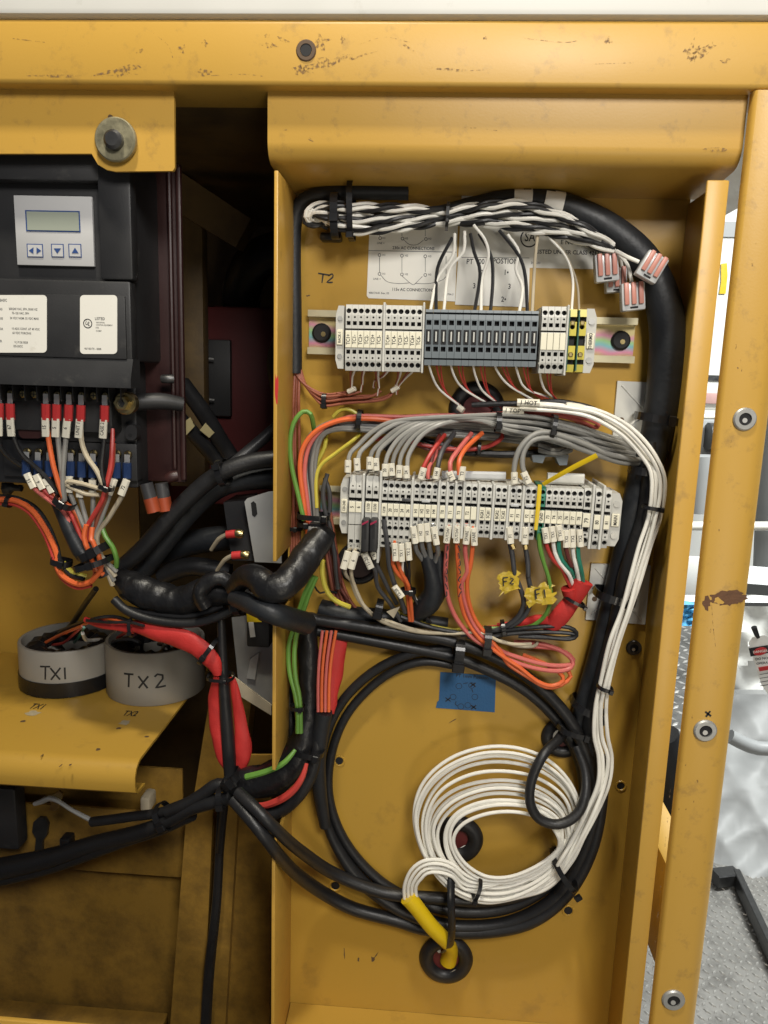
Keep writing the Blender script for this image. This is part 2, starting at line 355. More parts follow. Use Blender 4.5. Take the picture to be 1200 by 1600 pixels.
#PART2
def wbox(x0, y0, x1, y1, d):
    a, b_, c, e = P(x0, y0, d), P(x1, y0, d), P(x0, y1, d), P(x1, y1, d)
    return (a.x + c.x) / 2, (b_.x + e.x) / 2, (c.z + e.z) / 2, (a.z + b_.z) / 2
def bpx(x0, y0, x1, y1, d, th, bev=0.0):     # box whose front fills a pixel rectangle, d mm off the panel, th mm thick
    X0, X1, Z0, Z1 = wbox(x0, y0, x1, y1, d); Y = YB - d / 1000
    return box(X0, X1, Y, Y + th / 1000, Z0, Z1, bev / 1000)
def yd(d): return YB - d / 1000.0
def zr(z): return CAMZ + z
# ================================================================== THE SETTING
def sheet(name, poly, mat_, **k):
    return mk(name, (poly, [tuple(range(len(poly)))]), mat_, smooth=False, **k)
floor = mk('floor', box(-1.5, 6.0, -2.5, 6.0, -0.02, 0.0), M['floor'], kind='structure', smooth=False)
def lugs(x0, x1, y0, y1, z, pitch, keep):
    V, Fc = [], []
    nx, ny = int((x1 - x0) / pitch), int((y1 - y0) / pitch)
    for i in range(nx):
        for j in range(ny):
            cx, cy = x0 + (i + .5) * pitch, y0 + (j + .5) * pitch
            if not keep(cx, cy): continue
            a = math.radians(45 if (i + j) % 2 else -45); L, w_, h = pitch * .50, pitch * .17, 0.0026
            n = len(V); u = Vector((math.cos(a), math.sin(a), 0)); s_ = Vector((-u.y, u.x, 0)); c = Vector((cx, cy, z + .0004))
            V += [c - u * L, c - s_ * w_, c + u * L, c + s_ * w_, c - u * L * .55 + Vector((0, 0, h)), c - s_ * w_ * .45 + Vector((0, 0, h)), c + u * L * .55 + Vector((0, 0, h)), c + s_ * w_ * .45 + Vector((0, 0, h))]
            Fc += [(n, n + 1, n + 5, n + 4), (n + 1, n + 2, n + 6, n + 5), (n + 2, n + 3, n + 7, n + 6), (n + 3, n, n + 4, n + 7), (n + 4, n + 5, n + 6, n + 7)]
    return V, Fc
mk('tread_lugs', lugs(0.35, 1.4, 1.2, 2.3, 0.0, 0.0205, lambda x, y: True), M['lug'], parent=floor, kind='stuff', smooth=False)
wall = mk('wall', box(-1.5, 6.0, 5.0, 5.1, 0.0, 4.0), M['wall'], kind='structure', smooth=False)
# raised deck seen through the gap beside the panel
ZD = 0.62
a = PZ(1090, 968, ZD); Yd0 = PZ(1040, 1260, ZD).y
ex = lambda y: .398 * y
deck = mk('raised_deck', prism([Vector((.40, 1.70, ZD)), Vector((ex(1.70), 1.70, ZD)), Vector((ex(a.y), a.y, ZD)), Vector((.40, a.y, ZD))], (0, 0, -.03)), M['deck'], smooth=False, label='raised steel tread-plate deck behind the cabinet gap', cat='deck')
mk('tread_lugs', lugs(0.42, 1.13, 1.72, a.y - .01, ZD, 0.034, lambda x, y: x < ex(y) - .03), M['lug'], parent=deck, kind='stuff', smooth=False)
for xx, yy in ((.46, a.y - .06), (ex(a.y) - .06, a.y - .06), (.46, 1.76), (.60, 1.76)):
    mk('leg', box(xx - .02, xx + .02, yy - .02, yy + .02, 0, ZD - .031), M['deck'], parent=deck, smooth=False)
# ---- background things beyond the gap, standing on the deck or the floor
def bg(name, label, cat_, x0, y0, x1, y1, D, th, mat_, bev=8, base=None):
    d = (YB - D) * 1000
    X0, X1, Z0, Z1 = wbox(x0, y0, x1, y1, d)
    if base is not None: Z0 = base
    return mk(name, box(X0, X1, D, D + th, Z0, Z1, bev / 1000), mat_, label=label, cat=cat_)
bg('wall_board', 'large off-white board standing behind the cabinet gap', 'board', 1030, 150, 1330, 594, 3.6, .05, M['wall'], 4, base=0.0)
bd = bpy.data.objects['wall_board']
o = mk('seam_strip', box(0, 0.01, 0, .01, 0, .01), M['grey'], parent=bd)
bpy.data.objects.remove(o)
def onboard(name, x0, y0, x1, y1, mat_, D=3.6, th=.012):
    d = (YB - D + th) * 1000; X0, X1, Z0, Z1 = wbox(x0, y0, x1, y1, d)
    return mk(name, box(X0, X1, D - th, D - .001, Z0, Z1), mat_, parent=bd)
onboard('seam_strip', 1095, 347, 1290, 371, M['grey'])
onboard('edge_strip', 1060, 588, 1290, 596, M['steel'])
mk('tape_strip', pxprism([(1127, 412), (1136, 411), (1137, 430), (1134, 459), (1124, 459), (1127, 440)], (YB - 3.59) * 1000, 4), M['ysleeve'], parent=bd)
bg('storage_box', 'off-white storage box with a dusty pink lid behind the gap', 'box', 1060, 600, 1240, 642, 2.9, .3, M['beige'], 6)
so = bpy.data.objects['storage_box']
d_ = (YB - 2.885) * 1000; X0, X1, Z0, Z1 = wbox(1100, 615, 1190, 632, d_)
mk('lid', box(X0, X1, 2.885, 2.899, Z0, Z1, .003), mat('dusty_pink', (0.45, 0.27, 0.25), .6), parent=so)
bg('grey_machine', 'grey and black machine base standing behind the gap', 'machine', 1050, 655, 1230, 712, 2.75, .3, M['grey'], 10)
so = bpy.data.objects['grey_machine']
X0, X1, Z0, Z1 = wbox(1102, 665, 1180, 700, (YB - 2.74) * 1000)
mk('motor', sweep([Vector((X0, 2.72, (Z0 + Z1) / 2)), Vector((X1, 2.72, (Z0 + Z1) / 2))], [.05, .05], 14), M['steel'], parent=so)
def rod(name, label, cat_, pts, D, w, mat_, n=10):
    return mk(name, tubepx([(x, y, (YB - D) * 1000, w) for x, y in pts], n, step=20), mat_, label=label, cat=cat_)
rod('pipe', 'thin white pipe above the grey machine base', 'pipe', [(1020, 651), (1300, 652)], 2.65, 8, M['wht'])
rod('pipe', 'white pipe crossing above the white sheet behind the gap', 'pipe', [(1020, 822), (1250, 822)], 2.3, 14, M['wht'])
rod('drum', 'pale grey upright drum behind the gap', 'drum', [(1098, 712), (1094, 800)], 2.55, 44, M['grey'], 18)
bg('carton', 'small off-white carton between the pipe and drum', 'box', 1050, 712, 1200, 742, 2.7, .2, M['beige'], 8)
bg('paper_sheet', 'bright white sheet hanging over a dark rail', 'sheet', 1020, 870, 1098, 930, 2.1, .02, M['wall'], 3)
rod('rail_bar', 'dark grey square rail under the white sheet', 'rail', [(1010, 937), (1260, 940)], 2.05, 17, M['steel'], 4)
def crumple(name, label, cat_, px0, py0, px1, py1, D, mat_, amp, n=14, dslope=0.0, seed=3, **k):
    rnd = random.Random(seed); V, Fc = [], []; rr_ = [rnd.uniform(0, 6.28) for _ in range(8)]
    for j in range(n + 1):
        for i in range(n + 1):
            u, v = i / n, j / n
            x, y = px0 + (px1 - px0) * u, py0 + (py1 - py0) * v
            DD = D + dslope * (v - .5) + amp * .25 * (rnd.random() - .5) + amp * (math.sin(u * 5 + v * 3 + seed) + abs(math.sin(u * 9 - v * 7 + rr_[0])) * .9 + abs(math.sin(v * 13 + u * 4 + rr_[1])) * .6 + .4 * math.sin(u * 21 + v * 17 + rr_[2]))
            V.append(P(x, y, (YB - DD) * 1000))
    for j in range(n):
        for i in range(n): q0 = j * (n + 1) + i; Fc.append((q0, q0 + 1, q0 + n + 2, q0 + n + 1))
    back = [v + Vector((0, .04, 0)) for v in V]
    N_ = len(V); Fb = [tuple(N_ + i for i in reversed(f)) for f in Fc]
    rim = [j * (n + 1) for j in range(n + 1)] + [n * (n + 1) + i for i in range(1, n + 1)] + [j * (n + 1) + n for j in range(n - 1, -1, -1)] + [i for i in range(n - 1, 0, -1)]
    Fr = [(rim[(i + 1) % len(rim)], rim[i], N_ + rim[i], N_ + rim[(i + 1) % len(rim)]) for i in range(len(rim))]
    return mk(name, (V + back, Fc + Fb + Fr), mat_, label=label, cat=cat_, smooth=True, **k)
crumple('plastic_bag', 'crumpled blue plastic bag on the raised deck', 'bag', 1035, 945, 1096, 978, 1.98, M['blubag'], .02, 8)
crumple('plastic_sheet', 'crinkled clear plastic scrap hanging at the panel corner', 'plastic', 1128, 262, 1168, 302, 3.3, M['tarp'], .03, 8, seed=9)
crumple('dust_sheet', 'large grey wrinkled plastic sheet draped beyond the right post', 'sheet', 1085, 1085, 1330, 1375, 2.25, M['tarp'], .014, 44, dslope=-.36, seed=5)
crumple('white_wrap', 'white plastic wrapping with a dark strap beyond the right post', 'wrapping', 1120, 905, 1330, 1100, 2.5, M['wall'], .03, 26, seed=8)
rod('strap_rail', 'dark rail above the white plastic wrapping', 'rail', [(1150, 905), (1280, 915)], 2.3, 46, M['steel'], 4)
rod('drum', 'large pale drum standing beyond the right post', 'drum', [(1236, 640), (1226, 900)], 2.6, 90, M['grey'], 20)
rod('cable_roll', 'grey hose lying over the plastic sheet', 'hose', [(1140, 1150), (1170, 1165), (1200, 1170), (1240, 1160)], 1.95, 22, M['grey'], 10)
rod('tyre', 'black ribbed rubber hose standing beside the deck', 'hose', [(1030, 1150), (1046, 1195), (1056, 1245), (1066, 1310)], 1.25, 62, M['blk'], 12)
# angle iron kerb round the lower tread plate
ak = empty('angle_iron', PZ(1140, 1375, 0.02), 'rusty angle iron along the edge of the tread plate', 'angle iron')
p1, p2, p3 = PZ(1116, 1372, 0.03), PZ(1150, 1368, 0.03), PZ(1225, 1530, 0.03)
mk('bar', bar(p1, p2, .022, .02, .1, Vector((0, 0, 1))), M['steel'], parent=ak); mk('bar', bar(p2, p3, .010, .022, .1, Vector((0, 0, 1))), M['steel'], parent=ak)
# warning tag hanging beyond the post
tg = empty('warning_tag', P(1180, 1095, (YB - 1.5) * 1000), 'white warning tag with red band hanging beyond the post', 'tag')
dt = (YB - 1.5) * 1000
mk('card', pxprism([(1170, 1005), (1176, 996), (1194, 992), (1214, 1000), (1222, 1085), (1202, 1088), (1190, 1070)], dt, 1), M['wall'], parent=tg)
mk('black_band', pxprism([(1170, 1013), (1200, 1008), (1202, 1020), (1173, 1026)], dt + 2, .8), M['ink'], parent=tg)
mk('red_oval', pxprism([(1177 + 11 * (1 + math.cos(k * .52)), 1018 + 6 * math.sin(k * .52) - .17 * 11 * math.cos(k * .52)) for k in range(12)], dt + 4, .8), M['redsp'], parent=tg)
for t_, x_, y_, h_ in (('DANGER', 1188, 1018, 4), ('DO NOT', 1192, 1029, 4), ('OPERATE', 1194, 1036, 4)):
    textpx(t_, x_, y_, h_, dt + (6 if t_ == 'DANGER' else 2), M['wht'] if t_ == 'DANGER' else M['ink'], tg, .17)
mk('red_band', pxprism([(1185, 1043), (1216, 1038), (1217, 1044), (1187, 1049)], dt + 2, .8), M['redsp'], parent=tg)
strokes([[(1187, 1054 + k * 6), (1216, 1049 + k * 6)] for k in range(4)], dt + 3, 1.2, M['inkg'], tg, 'print_lines')
wire('tag_string', 'black clip holding the warning tag', M['tie'], 7, [(1178, 980, dt, 9), (1184, 996, dt - 3, 7)], 'clip')
# ================================================================== MACHINE FRAME
fr = empty('machine_surround', (0.214, yd(100), 0), 'yellow painted steel frame with top beam and right post', 'frame')
beam = mk('top_beam', box(-.62, .42, yd(87), yd(40), zr(.1950), zr(.2360), .003, 3), M['yelfr'], parent=fr)
pr = [(.2040, 79), (.2040, 83.5), (.2050, 85.5), (.2066, 86.5), (.2290, 86.5)] + [(.2290 + .0135 * math.sin(k * .196), 73 + 13.5 * math.cos(k * .196)) for k in range(1, 9)] + [(.2425, 60), (.2405, 60), (.2405, 79)]
post = mk('post', prism([Vector((x, yd(d), 0.0)) for x, d in pr], (0, 0, zr(.1945))), M['yelfr'], parent=fr)
mk('left_light_block', box(-.62, -.122, .452, .456, 0.02, zr(-.475), .001), M['yelfr'], parent=fr)  # unseen sheet added to block the low lamp from the lower-left sheet
mk('right_light_block', box(-.121, .2035, .452, .456, 0.02, zr(-.605), .001), M['yelfr'], parent=fr)  # unseen sheet added to keep the low lamp off the panel bottom
roof = mk('roof_panel', box(-.62, .40, yd(90), yd(-500), zr(.2372), zr(.34), .004), M['white'], label='off-white roof panel above the yellow top beam', cat='roof')
# post: brace running back, bolts
v1 = PX(1033, 1335, .232); v2 = PX(1047, 1368, .232); v3 = PX(1015, 1486, .232)
brace = mk('brace', box(.232, .262, v2.y, 2.0, v3.z, v1.z, .002), M['yel'], parent=fr)
def bolthole(px, py, r, d, parent, metal='zinc'):
    o = disc(px, py, r, d + 2.2, 2.2, M[metal], 'rivet_nut', parent, 24, inner=.55, bev=.12)
    disc(px, py, r * .54, d + 1.0, .8, M['hole'], 'bore', o, 16)
    disc(px - 1, py + 2, r * .22, d + 1.5, .4, M['alu'], 'thread', o, 10)
    return o
for px, py in ((1165, 655), (1103, 1143), (1053, 1565)): bolthole(px, py, 18, 86.5, fr)
strokes([[(1102, 1112), (1111, 1119)], [(1110, 1111), (1103, 1120)]], 86.8, 3, M['ink'], fr, 'pen_cross')
bo = disc(478, 78, 16, 88, 2, M['scuff'], 'bolt_hole', fr, 20, inner=.6, bev=.1); disc(478, 78, 9, 87.6, .5, M['hole'], 'bore', bo, 14)
blob(1138, 934, 27, 12, 86.65, M['rust'], fr, 'bare_patch', -.03, 46, .16); blob(1122, 938, 8, 6, 86.72, M['yelfr'], fr, 'paint_flake', .3, 14, .4); blob(1104, 943, 8, 9, 86.7, M['rust'], fr, 'bare_patch')
for x, y, a_, b2, an in ((185, 112, 26, 5, -.08), (95, 119, 30, 1.3, 0), (325, 113, 9, 4, 0), (218, 80, 4, 2, -.6), (320, 68, 3, 3, 0), (285, 75, 4, 5, .3), (424, 70, 9, 3, .1), (416, 56, 4, 2, 0), (442, 62, 6, 2, .4), (510, 100, 24, 7, -.2), (470, 108, 12, 5, .1), (500, 66, 10, 10, .2), (535, 62, 3, 4, 0), (560, 88, 20, 1.5, -.3), (1080, 85, 9, 13, .2), (1098, 78, 14, 6, -.5), (1132, 95, 7, 2, 0), (950, 62, 5, 6, 0), (700, 108, 20, 1.2, .05), (760, 60, 3, 2, 0), (640, 76, 12, 1.2, .6)):
    blob(x, y, a_ * 1.25, b2 * 1.4, 87.12, M['smear'], fr, 'scuff', an, 16, .6)
for k in range(26):
    y = random.uniform(330, 1580); blob(1188 - (y - 235) * .12 + random.choice((-1, 1)) * random.uniform(0, 8) + random.uniform(-2, 14), y, random.uniform(.6, 1.8), random.uniform(1, 5), 86.62, M['smear'], fr, 'scuff', .1, 8)
for k in range(9):
    y = 1240 + k * 38; blob(1047 - (y - 1240) * .1, y, .8, 9, 86.62, M['smear'], fr, 'scuff', .11, 8)
for sc in ([(560, 70), (600, 58), (640, 66)], [(330, 118), (380, 116), (410, 119)], [(700, 112), (760, 109)], [(820, 60), (880, 66), (905, 63)], [(20, 60), (70, 66)], [(240, 52), (262, 70), (270, 90)], [(1112, 945), (1114, 975), (1118, 1010)], [(1080, 1020), (1074, 1060)], [(930, 100), (990, 98)], [(150, 120), (185, 117), (215, 116)]):
    strokes([sc], 87.15 if sc[0][1] < 140 else 86.68, .9, M['smear'], fr, 'scratch')
# ================================================================== WIRING PANEL BOX
pb = empty('panel_box', (0.04, yd(0), zr(-.62)), 'yellow sheet-metal box holding the terminal strips and cables', 'panel')
XL, XR = -.1155, .1945
mk('back_sheet', box(XL - .002, XR + .002, yd(0), yd(-3), zr(-.613), zr(.20)), M['yel'], parent=pb)
zn = [zr(.143)] + [P(428, y_, 76).z for y_ in (878, 975, 1204, 1322)] + [zr(-.74)]
for k in range(5):
    mk('side_wall', box(XL - .003, XL, yd(76 if k % 2 == 0 else 14), yd(.2), zn[k + 1] + .0003, zn[k], .0006), M['yelfr'] if k % 2 == 0 else M['yel'], parent=pb)
mk('side_wall', box(XR, XR + .003, yd(73), yd(.2), zr(-.74), zr(.142), .0008), M['yel'], parent=pb)
mk('flange', box(XR - .0115, XR + .0035, yd(76), yd(73.2), zr(-.74), zr(.141), .001), M['yelfr'], parent=pb)
mk('bottom_wall', box(XL + .0005, XR - .0005, yd(76), yd(.2), zr(-.616), zr(-.613)), M['yel'], parent=pb)
prof = [(75, .205), (75, .162), (74, .158), (72, .1545), (68.5, .1515), (64, .150), (.3, .1455), (.3, .1485), (64, .153), (67, .1545), (70, .157), (71.5, .160), (72, .163), (72, .205)]
mk('fascia', prism([Vector((-.1235, yd(d), zr(z))) for d, z in prof], (.328, 0, 0)), M['yelfr'], parent=pb)
for x, y, a_, b2, an in ((485, 217, 7, 2.5, .6), (447, 203, 2, 1.5, 0), (735, 200, 9, 1, 0), (770, 203, 11, .9, .1), (1115, 234, 16, 3, 0)):
    blob(x, y, a_, b2, 75.15, M['smear'], pb, 'scuff', an, 10)
for x, y, a_, b2, an in ((538, 1490, 1, 7, 0), (560, 1500, 1.5, 3, 0), (582, 1499, 3, 4, 0), (588, 1492, 1, 6, .6), (706, 1127, 6, 1, -.5), (978, 1385, 4, 1.5, 0), (482, 462, 3, 1.3, 0)):
    blob(x, y, a_, b2, .15, M['scuff'], pb, 'scuff', an, 9)
for px, py, r in ((530, 1189, 8), (524, 1384, 8.5), (888, 1423, 8.5), (970, 1228, 7.5)):
    o = mk('screw_hole', torus(px, py, r, 1.6, .4, .7, 20, 6), M['yel'], parent=pb); disc(px, py, r * .75, .5, .4, M['hole'], 'bore', o, 14)
bolthole(991, 1013, 12, 0, pb, 'steel')
# left edge of the fascia and worn red spot on the left wall edge
blob(432, 608, 3, 22, 76.15, M['redsp'], pb, 'red_smear', 0, 12, .3)
# ================================================================== LEFT COMPARTMENT SHELL
sh = empty('compartment_shell', (-.4, yd(-100), 0.0), 'dark yellow sheet-metal compartment holding the controller and toroids', 'compartment')
mk('back_wall', box(-.95, .16, yd(-430), yd(-433), 0.0, zr(.2015)), M['yelshade'], parent=sh)
mk('ceiling_sheet', box(-.952, .165, yd(39), yd(-434), zr(.2005), zr(.2035)), M['yelshade'], parent=sh)
mk('left_wall', box(-.95, -.947, yd(60), yd(-429.5), 0.0, zr(.2015)), M['yeldirtshade'], parent=sh)
mk('leak_partition', box(.160, .163, yd(-4), yd(-429.5), 0.0, zr(.2015)), M['yeldirtshade'], parent=sh)  # unseen partition added to stop light leaking in behind the panel
mk('inner_wall', bpx(-420, 560, 218, 1090, -190, 3), M['yel'], parent=sh)
hang = [(-420, 137)] + [(272, 137), (273, 262), (270, 267), (180, 268), (166, 265), (153, 257), (143, 240), (-420, 240)]
mk('hanging_plate', pxprism(hang, 74, 3), M['yelfr'], parent=sh)
mk('diagonal_strut', pxprism([(262, 255), (392, 342), (368, 386), (262, 322)], -150, 30), M['yelshade'], parent=sh)
mk('strut_post', bpx(262, 330, 318, 760, -200, 20, 1), M['yelshade'], parent=sh)
# washer on the hanging plate
wb = empty('bolt_and_washer', P(180, 250, 74), 'worn round washer and dark bolt on the hanging yellow plate', 'bolt')
disc(179, 217, 33, 80, 4, mat('worn_zinc', (0.34, 0.31, 0.20), .5, .7, var=.4, vs=120, dirt=(.05, .045, .03), dirtamt=.6, ds=90), 'washer', wb, 36, bev=.06)
disc(174, 216, 15, 86, 6, M['steel'], 'bolt_head', wb, 18, bev=.3)
disc(172, 183, 4, 76, 2, M['scuff'], 'drip', wb, 8)
# ---- shelf carrying the toroids
Z1 = P(215, 1190, 40).z; XS = P(215, 1190, 40).x; XE = -.90
prof = [(-189, 0), (33, 0), (38, -.0015), (42, -.005), (44.5, -.010), (45, -.016), (44, -.022), (40, -.0255), (25, -.027), (25, -.0295), (41, -.028), (46, -.024), (47.5, -.016), (47, -.009), (44, -.003), (39, .001), (33, .0025), (-189, .0025)]
shelf = mk('shelf', prism([Vector((XE, yd(d), Z1 - .0025 + z)) for d, z in prof], (XS - XE, 0, 0)), M['yel'], label='yellow sheet-metal shelf with rolled front edge carrying two toroids', cat='shelf')
def onshelf(px, py, rx_, ry_, m_, n='scuff', an=0):
    c = PZ(px, py, Z1 + .0002); t = (c - C0).length / F; V = []
    for k in range(12):
        a_ = k * math.pi / 6; rr = 1 + (random.random() - .5) * .6
        V.append(c + Vector((math.cos(a_) * rx_ * t * rr, math.sin(a_) * ry_ * t * 2 * rr, 0)))
    return mk(n, (V, [tuple(range(12))]), m_, shelf, smooth=False)
for p_ in ((153, 1171, 3, 2), (229, 1151, 3, 1.5), (185, 1138, 3, 1.5), (95, 1196, 1, 2), (110, 1195, 1.6, 1.4), (36, 1127, 4, 1.5), (66, 1180, .8, 2)): onshelf(*p_, M['scuff'])
onshelf(50, 1115, 10, 4, M['wear'], 'worn_patch'); onshelf(195, 1129, 8, 3.5, M['wear'], 'worn_patch')
def shelftext(s, px, py, hpx):
    c = PZ(px, py, Z1 + .0004); t = (c - C0).length / F; v, f = rawtext(s)
    vs = [c + Vector((p.x * hpx * 1.4 * t, p.y * hpx * 1.4 * t * 2.0, 0)) for p in v]
    mk('handwriting', (vs, f), M['ink'], shelf, smooth=False)
shelftext('TX1', 59, 1104, 8); shelftext('TX2', 204, 1115, 8)
# ---- toroids
def toroid(pxl, pxr, pyb, hpx, label, band=False):
    cxp = (pxl + pxr) / 2; f = PZ(cxp, pyb, Z1 + .0003); t = (f - C0).length / F * 1.0
    R = (pxr - pxl) / 2 * t * 0.99; vv = ray(cxp, pyb); c = Vector((vv.x / vv.y * (f.y + R), f.y + R, f.z)); H = hpx * t * 1.03
    e = empty('toroid', c, label, 'toroid', 'toroids on the shelf'); n = 56
    V, Fc = [], []
    prof = [(R * .985, 0), (R, .001), (R, H - .0015), (R * .985, H), (R * .93, H), (R * .92, H - .002), (R * .92, H - .014), (R * .42, H - .014), (R * .42, 0)]
    if band: prof = prof[:2] + prof[1:]
    for r, z in prof:
        for k in range(n): V.append(c + Vector((math.cos(2 * math.pi * k / n) * r, math.sin(2 * math.pi * k / n) * r, z)))
    for i in range(len(prof)):
        j = (i + 1) % len(prof)
        for k in range(n): Fc.append((i * n + k, i * n + (k + 1) % n, j * n + (k + 1) % n, j * n + k))
    mk('shell', (V, Fc), M['ctgry'], parent=e)
    if band:
        V, Fc = [], []
        for r, z in ((R + .0004, .0004), (R + .0012, .001), (R + .0012, H * .33), (R + .0003, H * .335)):
            for k in range(n): V.append(c + Vector((math.cos(2 * math.pi * k / n) * r, math.sin(2 * math.pi * k / n) * r, z)))
        for i in range(3):
            for k in range(n): Fc.append((i * n + k, i * n + (k + 1) % n, (i + 1) * n + (k + 1) % n, (i + 1) * n + k))
        mk('black_band', (V, Fc), M['tie'], parent=e)
    V, Fc = [], []                           # dark potting and taped winding inside
    for i, (r, z) in enumerate(((R * .90, H - .012), (R * .8, H - .006), (R * .62, H - .004), (R * .48, H - .008), (R * .44, H - .02))):
        for k in range(n):
            b_ = 1 + .03 * math.sin(k * 2.4); V.append(c + Vector((math.cos(2 * math.pi * k / n) * r * b_, math.sin(2 * math.pi * k / n) * r * b_, z + .0015 * math.sin(k * 1.9))))
    for i in range(4):
        for k in range(n): Fc.append((i * n + k, i * n + (k + 1) % n, (i + 1) * n + (k + 1) % n, (i + 1) * n + k))
    mk('winding', (V, Fc), M['tape'], parent=e)
    return e, c, R, H
def curvetext(e, c, R, segs, zoff, w_, H):   # pen strokes wrapped round the shell; points (angle in mm along arc, height mm)
    for st in segs:
        V, Fc = [], []
        P_ = []
        for (a0, h0), (a1, h1) in zip(st, st[1:]):
            for k in range(5): P_.append((a0 + (a1 - a0) * k / 5, h0 + (h1 - h0) * k / 5))
        P_.append(st[-1])
        for i, (s_, h) in enumerate(P_):
            pa, pb_ = P_[max(i - 1, 0)], P_[min(i + 1, len(P_) - 1)]; dx, dy = pb_[0] - pa[0], pb_[1] - pa[1]; L = math.hypot(dx, dy) or 1
            for sg in (-1, 1):
                a_ = (s_ - sg * dy / L * w_ / 2) / 1000 / R - math.pi / 2; hh = h + sg * dx / L * w_ / 2
                V.append(c + Vector((math.cos(a_) * (R + .00025), math.sin(a_) * (R + .00025), zoff + hh / 1000)))
        for i in range(len(P_) - 1): Fc.append((2 * i, 2 * i + 1, 2 * i + 3, 2 * i + 2))
        mk('handwriting', (V, Fc), M['ink'], e, smooth=False)
T_ = lambda x: [[(x, 14), (x + 11, 14.5)], [(x + 6, 14.5), (x + 5, 0)]]
X_ = lambda x: [[(x, 13), (x + 9, 0)], [(x + 10, 13), (x, 0)]]
TWO = lambda x: [[(x, 12), (x + 3, 14.5), (x + 8, 13), (x + 8, 9), (x + 1, 0), (x + 11, 1)]]
ONE = lambda x: [[(x, 13), (x, 0)]]
e1, c1, R1, H1 = toroid(43, 181, 1094, 66, 'grey toroid marked TX1 with a black band round its foot', True)
e2, c2, R2, H2 = toroid(172, 320, 1106, 78, 'plain grey toroid marked TX2 on the yellow shelf')
curvetext(e1, c1, R1, T_(-6) + X_(5) + ONE(19), H1 * .42, 1.8, H1); curvetext(e2, c2, R2, T_(-15) + X_(1) + TWO(17), H2 * .36, 2.0, H2)
# ---- below the shelf
lp = empty('lower_sheet', (-.35, yd(-80), 0), 'grimy shade-darkened yellow lower sheet with vertical channel below the shelf', 'panel')
mk('sheet', bpx(-420, 1180, 290, 1760, -100, 3), M['yeldirtshade'], parent=lp)
mk('strip_plate', bpx(-420, 1248, 289, 1346, -80, 4, .6), M['yeldirtshade'], parent=lp)
mk('channel', pxprism([(292, 1260), (333, 1258), (318, 1600), (314, 1760), (262, 1760), (266, 1600)], -60, 25), M['yeldirtshade'], parent=lp)
mk('channel', pxprism([(352, 1255), (372, 1255), (352, 1600), (350, 1760), (325, 1760), (328, 1600)], -62, 25), M['yeldirtshade'], parent=lp)
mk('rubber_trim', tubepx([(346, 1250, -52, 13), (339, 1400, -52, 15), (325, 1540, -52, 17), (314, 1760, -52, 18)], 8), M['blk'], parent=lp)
mk('side_sheet', pxprism([(372, 1180), (425, 1180), (420, 1760), (345, 1760), (352, 1600)], -72, 3), M['yeldirtshade'], parent=lp)
mk('divider_post', pxprism([(330, 1075), (395, 1075), (372, 1262), (300, 1262), (318, 1150)], -110, 30), M['yeldirtshade'], parent=lp)
mk('bottom_lip', bpx(-420, 1583, 250, 1600, -70, 25, 1), M['yeldirtshade'], parent=lp)
mk('lug', bpx(218, 1247, 234, 1270, -40, 20, 3), M['cream'], label='cream plastic stub beside the black cable under the shelf', cat='stub')
# galvanised junction plate and paper edge behind the vertical black cable
gp = empty('steel_tray', P(400, 1100, -60), 'galvanised tray with white edge behind the panel side', 'tray')
mk('tray_back', pxprism([(362, 965), (440, 955), (440, 1110), (420, 1100), (372, 1062)], -55, 2), M['zinc'], parent=gp)
mk('tray_lip', pxprism([(362, 1055), (424, 1102), (424, 1118), (372, 1086)], -30, 2), M['cream'], parent=gp)
mk('tray_fold', pxprism([(391, 1030), (405, 1020), (398, 1062), (385, 1060)], -52, 2), M['alu'], parent=gp)  # aluminium fold just in front of the tray back
wl = empty('warning_box', P(402, 1010, -35), 'small black box with yellow warning sticker under the taped bundle', 'box')
mk('box_body', bpx(385, 945, 421, 1012, -40, 25, 2), M['plast'], parent=wl)
mk('warning_sticker', pxprism([(385, 955), (409, 972), (386, 972)], -39, .5), M['ysleeve'], parent=wl)
mk('white_label', pxprism([(388, 972), (396, 972), (399, 995), (391, 996)], -38.8, .5), M['paper'], parent=wl)
# aluminium relay with slot
rl = empty('relay_box', P(390, 890, -20), 'aluminium-faced relay box with slotted plate and two red lugs', 'relay')
mk('relay_body', pxprism([(349, 785), (384, 782), (400, 876), (362, 876)], -25, 45), M['plast'], parent=rl)
pl = mk('face_plate', pxprism([(382, 784), (386, 779), (418, 769), (440, 766), (440, 880), (398, 878)], -10, 3), M['alu'], parent=rl)
mk('slot', pxprism([(392, 786), (396, 783), (400, 787), (402, 803), (398, 808), (394, 805)], -9.6, .4), M['hole'], parent=pl)
for x, y in ((372, 834), (381, 867)):
    mk('screw_lug', tubepx([(x - 4, y - 1, -5, 13), (x + 2, y, -5, 15), (x + 8, y + 1, -5, 12)], 10), M['brass'], parent=rl)
    mk('red_insulator', tubepx([(x - 18, y + 1, -5, 13), (x - 4, y, -5, 13)], 10), M['redsp'], parent=rl)
    wire('wire', 'bare tan wire leading to the %s lug of the relay' % ('upper' if y < 850 else 'lower'), M['tan'], 6, [(x - 42, y + 25, -15, 6), (x - 30, y + 8, -8, 7), (x - 18, y + 1, -5, 7)])
